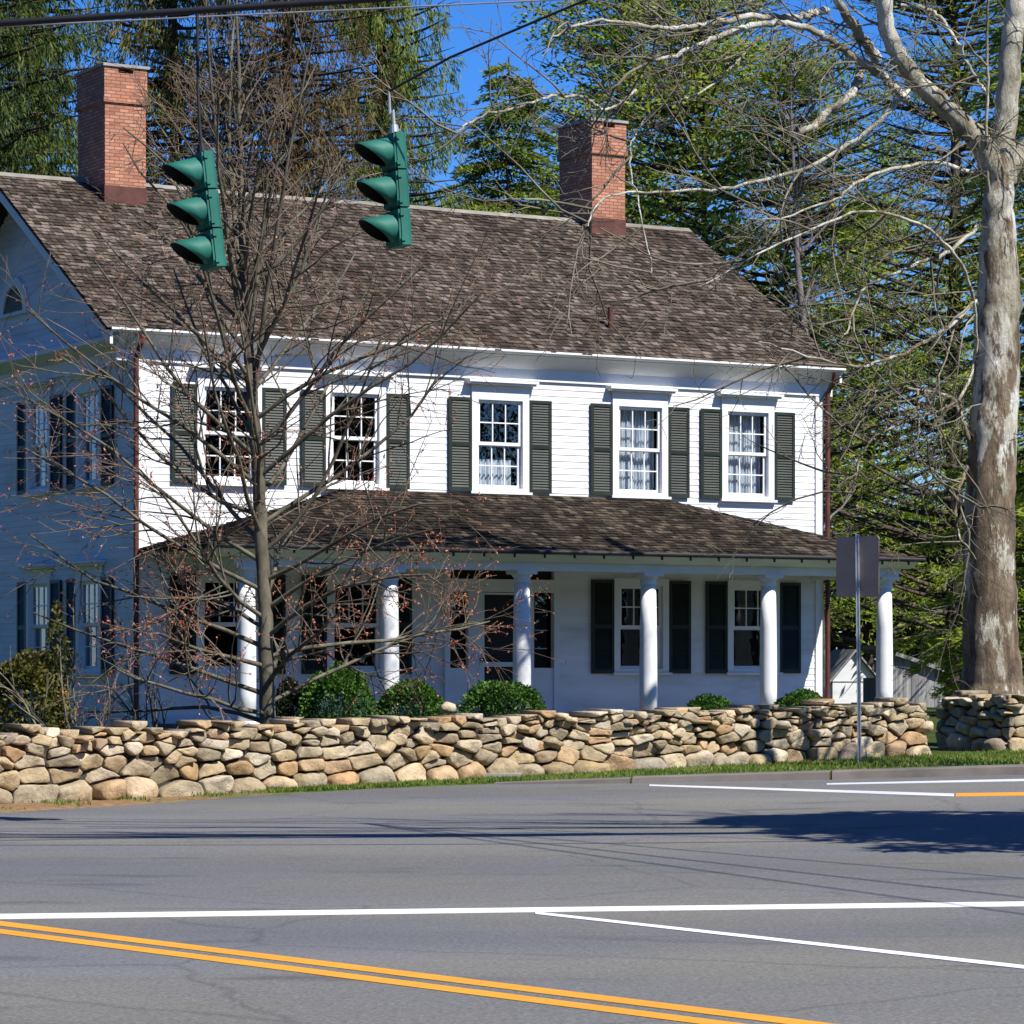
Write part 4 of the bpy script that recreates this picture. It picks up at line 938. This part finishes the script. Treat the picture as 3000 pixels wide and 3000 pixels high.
    tb.build('trunk', M['syc'], root, True); lim.build('branch', M['sytwig'], root); tw.build('twig', M['sytwig'], root)
sycamore()
# ------------------------------------------------------------------ evergreens behind the house
T = [('spruce_tree', 'dark drooping spruce at the far left behind the roof', -60, 74, 27, 4.6, 3, 'sp_dark', 'spruce', 1.05, (.21, .036)),
 ('spruce_tree', 'dark green weeping spruce just left of the left chimney', 70, 78, 27, 3.6, 3, 'sp_dark', 'spruce', .75, (.21, .036)),
 ('spruce_tree', 'olive spruce behind the left traffic light', 330, 80, 28, 4.0, 3, 'sp_olive', 'spruce', 1.0, (.20, .034)),
 ('spruce_tree', 'rusty brown spruce between the two traffic lights', 545, 78, 28, 4.2, 3, 'sp_brown', 'spruce', 1.05, (.20, .032)),
 ('spruce_tree', 'green and olive spruce behind the right traffic light', 720, 82, 27, 3.6, 3, 'sp_green', 'spruce', 1.1, (.20, .034)),
 ('hemlock_tree', 'dark hemlock left of the right chimney', 960, 84, 16.8, 4.9, 2, 'hem', 'hem', 1.5, (.17, .042)),
 ('pine_tree', 'loose green pine behind the right chimney', 1180, 96, 23, 4.8, 4, 'pine', 'open', .30, (.20, .08)),
 ('pine_tree', 'loose pine beyond the right end of the roof', 1330, 86, 21, 4.4, 3, 'pine', 'open', .30, (.20, .08)),
 ('pine_tree', 'green open pine past the right corner of the house', 1480, 82, 16.5, 4.4, 2, 'pine', 'open', .30, (.20, .078)),
 ('pine_tree', 'short open pine in front of the sky gap left of the sycamore', 1640, 90, 14.0, 4.6, 1.5, 'pine', 'open', .25, (.20, .08)),
 ('pine_tree', 'tall olive pine directly behind the sycamore trunk', 1800, 76, 25, 3.6, 2, 'pine', 'open', .30, (.20, .034)),
 ('hemlock_tree', 'bright green hemlock at the right edge behind the sycamore', 1990, 66, 24, 3.0, 1, 'pine', 'hem', 1.1, (.17, .042))]
for i, (nm, lb, px, Y, H, Rr, z0, mt, st, de, lf) in enumerate(T): conifer(nm, lb, px, Y, H, Rr, z0, M[mt], 100 + i, st, de, lf)
def shrubtree(px, py_top, Y, wpx, mat, seed, label, name, n, lf, cat='tree'):
    x = (px * S - 1500) / F * Y; g = float(ground(x, Y)); top = CZ + (HZ - py_top * S) / F * Y; hw = wpx * S * Y / F / 2
    bushy(name, label, (x, Y, g), (hw, hw, (top - g) / 1.95), M[mat], seed, n, lf, 'leafy trees past the right end of the porch', cat, .35, .3)
shrubtree(1700, 985, 98, 210, 'yew', 51, 'bright yellow-green leafy tree above the porch roof end', 'holly_tree', 9000, (.14, .09))
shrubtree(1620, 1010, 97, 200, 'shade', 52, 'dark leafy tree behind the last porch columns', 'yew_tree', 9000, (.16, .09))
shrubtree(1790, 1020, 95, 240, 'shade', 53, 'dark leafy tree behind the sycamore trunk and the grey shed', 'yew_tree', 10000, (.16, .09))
shrubtree(1940, 850, 70, 200, 'yew', 54, 'green leafy tree at the right edge of the picture', 'holly_tree', 9000, (.15, .09))
shrubtree(1770, 1195, 84, 60, 'yew', 56, 'small yellow-green shrub above the grey shed roof', 'garden_shrub', 2500, (.12, .08), 'shrub')
rng = np.random.default_rng(77); wb = QB(); m = 60000
xx = rng.uniform(-14, 40, m); zz = rng.uniform(0, 1, m) ** .9 * (6.5 + 2.5 * np.sin(xx * .7) + 1.5 * np.sin(xx * 1.9)); pos = np.stack([xx, 112 + rng.normal(0, 3, m), zz], 1)
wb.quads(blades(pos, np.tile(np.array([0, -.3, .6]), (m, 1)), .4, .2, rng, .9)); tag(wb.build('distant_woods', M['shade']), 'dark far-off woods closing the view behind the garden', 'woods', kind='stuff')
wb = QB(); m = 42000; aa = rng.uniform(R(140), R(372), m); rr_ = 95 + rng.normal(0, 4, m); zz = rng.uniform(0, 1, m) * (22 + 4 * np.sin(aa * 23) + 2 * np.sin(aa * 51)) * np.where((aa > R(358.6)) & (aa < R(362.9)), .12, 1)  # unseen woods added to block low sky, notched for one window's reflection
wb.quads(blades(np.stack([rr_ * np.cos(aa), rr_ * np.sin(aa), zz], 1), np.tile(np.array([0, .2, .6]), (m, 1)), 2.2, 1.5, rng, .9)); tag(wb.build('distant_woods', M['shade']), 'unseen dark woods added around the viewpoint to block low sky and darken window reflections', 'woods', kind='stuff')
# bare brush tree between hemlocks
def bare_tree(px, Y, H, seed, label):
    rng = np.random.default_rng(seed); x = (px * S - 1500) / F * Y; root = empty('bare_tree', (x, Y, float(ground(x, Y)))); tag(root, label, 'tree', 'bare trees beyond the house')
    tb = QB(); lim = QB(); tw = QB(); tips = []
    zz = np.linspace(-.2, H, 12); P = np.stack([np.cumsum(rng.normal(0, .08, 12)), np.cumsum(rng.normal(0, .08, 12)), zz], 1); tb.tube(P, np.linspace(.2, .02, 12), 7)
    spec = dict(wob=.12, grav=[.04, .02, 0], kids=[8, 4], ang=(20, 55), rmin=.006)
    for k in range(24):
        i = rng.integers(3, 12); a = rng.uniform(0, 6.28); branchy(P[i], (math.cos(a), math.sin(a), .8), rng.uniform(1.5, 3.6) * (1.25 - i / 14), .04, 0, rng, [lim, lim, lim], spec, tips)
    tb.build('trunk', M['greytwig'], root); lim.build('branch', M['greytwig'], root)
bare_tree(1560, 72, 14, 62, 'bare grey tree past the right roof corner')

# ------------------------------------------------------------------ shrubs by the house
def bush_at(px, pb, pt, wpx, Y, mat, seed, label, name='boxwood_bush', n=5200, lf=(.055, .038), flat=1.0, group='clipped bushes behind the wall', shell=.7, lump=.2):
    x = (px * S - 1500) / F * Y; g = float(ground(x, Y)); top = CZ + (HZ - pt * S) / F * Y; hw = wpx * S * Y / F / 2
    bushy(name, label, (x, Y, g), (hw, hw * flat, (top - g) / 1.92), M[mat], seed, n, lf, group, 'bush', shell, lump)
bush_at(636, 1350, 1258, 140, 46.5, 'box', 71, 'largest round boxwood, just right of the young tree', n=9000)
bush_at(552, 1350, 1286, 70, 46.8, 'shade', 78, 'dark bush, its shade put into the leaf colour, between the young tree and the largest boxwood', n=4000)  # dark leaf colour stands in for the shade beside the largest boxwood
bush_at(780, 1345, 1281, 150, 47.5, 'box', 72, 'wide boxwood left of the front door', n=8000)
bush_at(950, 1345, 1285, 168, 48.5, 'box', 73, 'boxwood in front of the door and its porch column', n=8000)
bush_at(1343, 1345, 1317, 116, 49.5, 'box', 74, 'low flat hedge top between the fourth and fifth porch columns', n=6000)
bush_at(1510, 1345, 1304, 118, 50.0, 'box', 75, 'low dark hedge below the right corner of the porch', n=6000)
bush_at(50, 1370, 1240, 160, 41.5, 'mahonia', 76, 'olive green rounded shrub at the left edge behind the wall', 'olive_shrub', 6500, (.07, .05), group='shrubs at the left')
bush_at(105, 1370, 1165, 70, 45.5, 'mahonia', 77, 'tall thin yellow-green shrub before the gable windows', 'tall_shrub', 900, (.09, .045), group='shrubs at the left', shell=.2, lump=.35)
def bare_shrub(px, py, Y, n, spread, hgt, seed, label):
    rng = np.random.default_rng(seed); x = (px * S - 1500) / F * Y; g = float(ground(x, Y)); root = empty('bare_shrub', (x, Y, g)); tag(root, label, 'shrub', 'bare shrubs at the left')
    lim = QB(); tips = []; spec = dict(wob=.13, grav=[.03, .02, 0], kids=[4, 2], ang=(15, 45), rmin=.004)
    for k in range(n): branchy((rng.normal(0, .12), rng.normal(0, .12), -.1), (rng.normal(-.25, spread), rng.normal(0, spread), 1), hgt * rng.uniform(.6, 1.1), .022, 0, rng, [lim], spec, tips)
    lim.build('stem', M['sytwig'], root)
bare_shrub(172, 1365, 41.2, 9, .45, 2.0, 81, 'bare many-stemmed shrub leaning left behind the wall'); bare_shrub(295, 1362, 43, 8, .22, 1.6, 82, 'small bare shrub beside the left corner of the house')

for k, (x_, y_, lb) in enumerate(((-21, 47, 'unseen tall spruce added left of the view to shade the gable end'), (-23, 58, 'unseen tall spruce added behind the gable end to cut sky light'))):  # unseen spruces added to block sky light on the gable
    conifer('spruce_tree', lb, (x_ / y_ * F + 1500) / S, y_, 23, 5.5, .5, M['sp_dark'], 150 + k, 'spruce', .8, (.5, .14), group='unseen evergreens added left of the house for shade')
# shade tree whose shadow falls on the road (stands right of the view)
conifer('pine_tree', 'broad pine standing right of the view that shades the road', 3190, 26.3, 11, 3.9, 4.2, M['pine'], 140, 'hem', 1.0, (.3, .10), group='evergreen trees beside the road')

rng = np.random.default_rng(141); ot = empty('bare_tree', (12.0, 24.6, 0)); tag(ot, 'bare tree standing right of the view with a long limb over the road', 'tree')
tb = QB(); lb_ = QB(); P = np.array([[0, 0, -.2], [.05, 0, 3], [-.1, .1, 6], [.1, .2, 9.5], [.2, .1, 13.5]]); tb.tube(P, np.array([.42, .34, .26, .16, .05]), 10)
spec = dict(wob=.10, grav=[.0, .05, .03], kids=[8, 3], ang=(8, 24), rmin=.014)
for z, d, L_, r in ((8.8, (-1, .05, .05), 13, .17), (9.3, (-1, .0, .04), 11, .14), (9.9, (-1, .16, .04), 10, .12), (9.2, (-.9, .3, .1), 7, .1), (10.4, (.6, .5, .5), 4, .08), (10.6, (.2, -.9, .5), 4, .08), (11.4, (-.4, .4, .8), 4, .07)):
    p = np.array([np.interp(z, P[:, 2], P[:, i]) for i in range(3)]); sp = dict(spec, wob=.018 if L_ > 6 else .1); branchy(p, d, L_, r, 0, rng, [tb, lb_, lb_], sp, [])
tb.build('trunk', M['greytwig'], ot); lb_.build('branch', M['greytwig'], ot)

bare_tree(2344, 40.6, 9.5, 65, 'bare tree on the verge right of the view')
up_ = empty('utility_pole', (8.15, 40.1, float(ground(8.15, 40.1)))); tag(up_, 'wooden utility pole on the verge right of the view', 'pole')
MB().tube([(0, 0, -.3), (0, 0, 3), (.02, 0, 9.2)], [.17, .16, .12], 14).build('shaft', M['greywood'], up_)
MB().box((-1.1, -.16, 8.6), (1.1, -.13, 8.72)).build('crossarm', M['greywood'], up_)
for x in (-.95, -.4, .4, .95): MB().lathe([(.03, 8.721), (.05, 8.75), (.035, 8.79), (.05, 8.82), (.02, 8.86)], (x, -.145), 10).build('insulator', M['galv'], up_)

# ------------------------------------------------------------------ grass verge
rng = np.random.default_rng(90); gq = QB(); m = 60000
s_ = rng.uniform(0, 1, m); base = WL0[None, :] + (np.array([12, 50.2]) - WL0)[None, :] * s_[:, None]; ed = edge_y(base[:, 0])
t = rng.uniform(0, 1, m) ** 1.3; px_ = base[:, 0] + rng.normal(0, .1, m); wy = WL0[1] + (px_ - WL0[0]) * (WL1[1] - WL0[1]) / (WL1[0] - WL0[0]); py_ = wy - .16 - t * np.maximum(wy - edge_y(px_) - .55, .05)
keep = (np.sin(px_ * 2.1) * .5 + np.sin(px_ * 5.3 + py_ * 3) * .5 + rng.normal(0, .5, m) + np.clip((px_ + 2.6) * .55, -2.2, 1.4)) > 0
px_, py_ = px_[keep], py_[keep]; m = len(px_)
gq.quads(blades(np.stack([px_, py_, ground(px_, py_) - .01], 1), np.tile(np.array([0, 0, 1.0]), (m, 1)), .065, .014, rng, .35))
tag(gq.build('grass', M['grass']), 'short green grass along the foot of the stone walls', 'grass', kind='stuff')
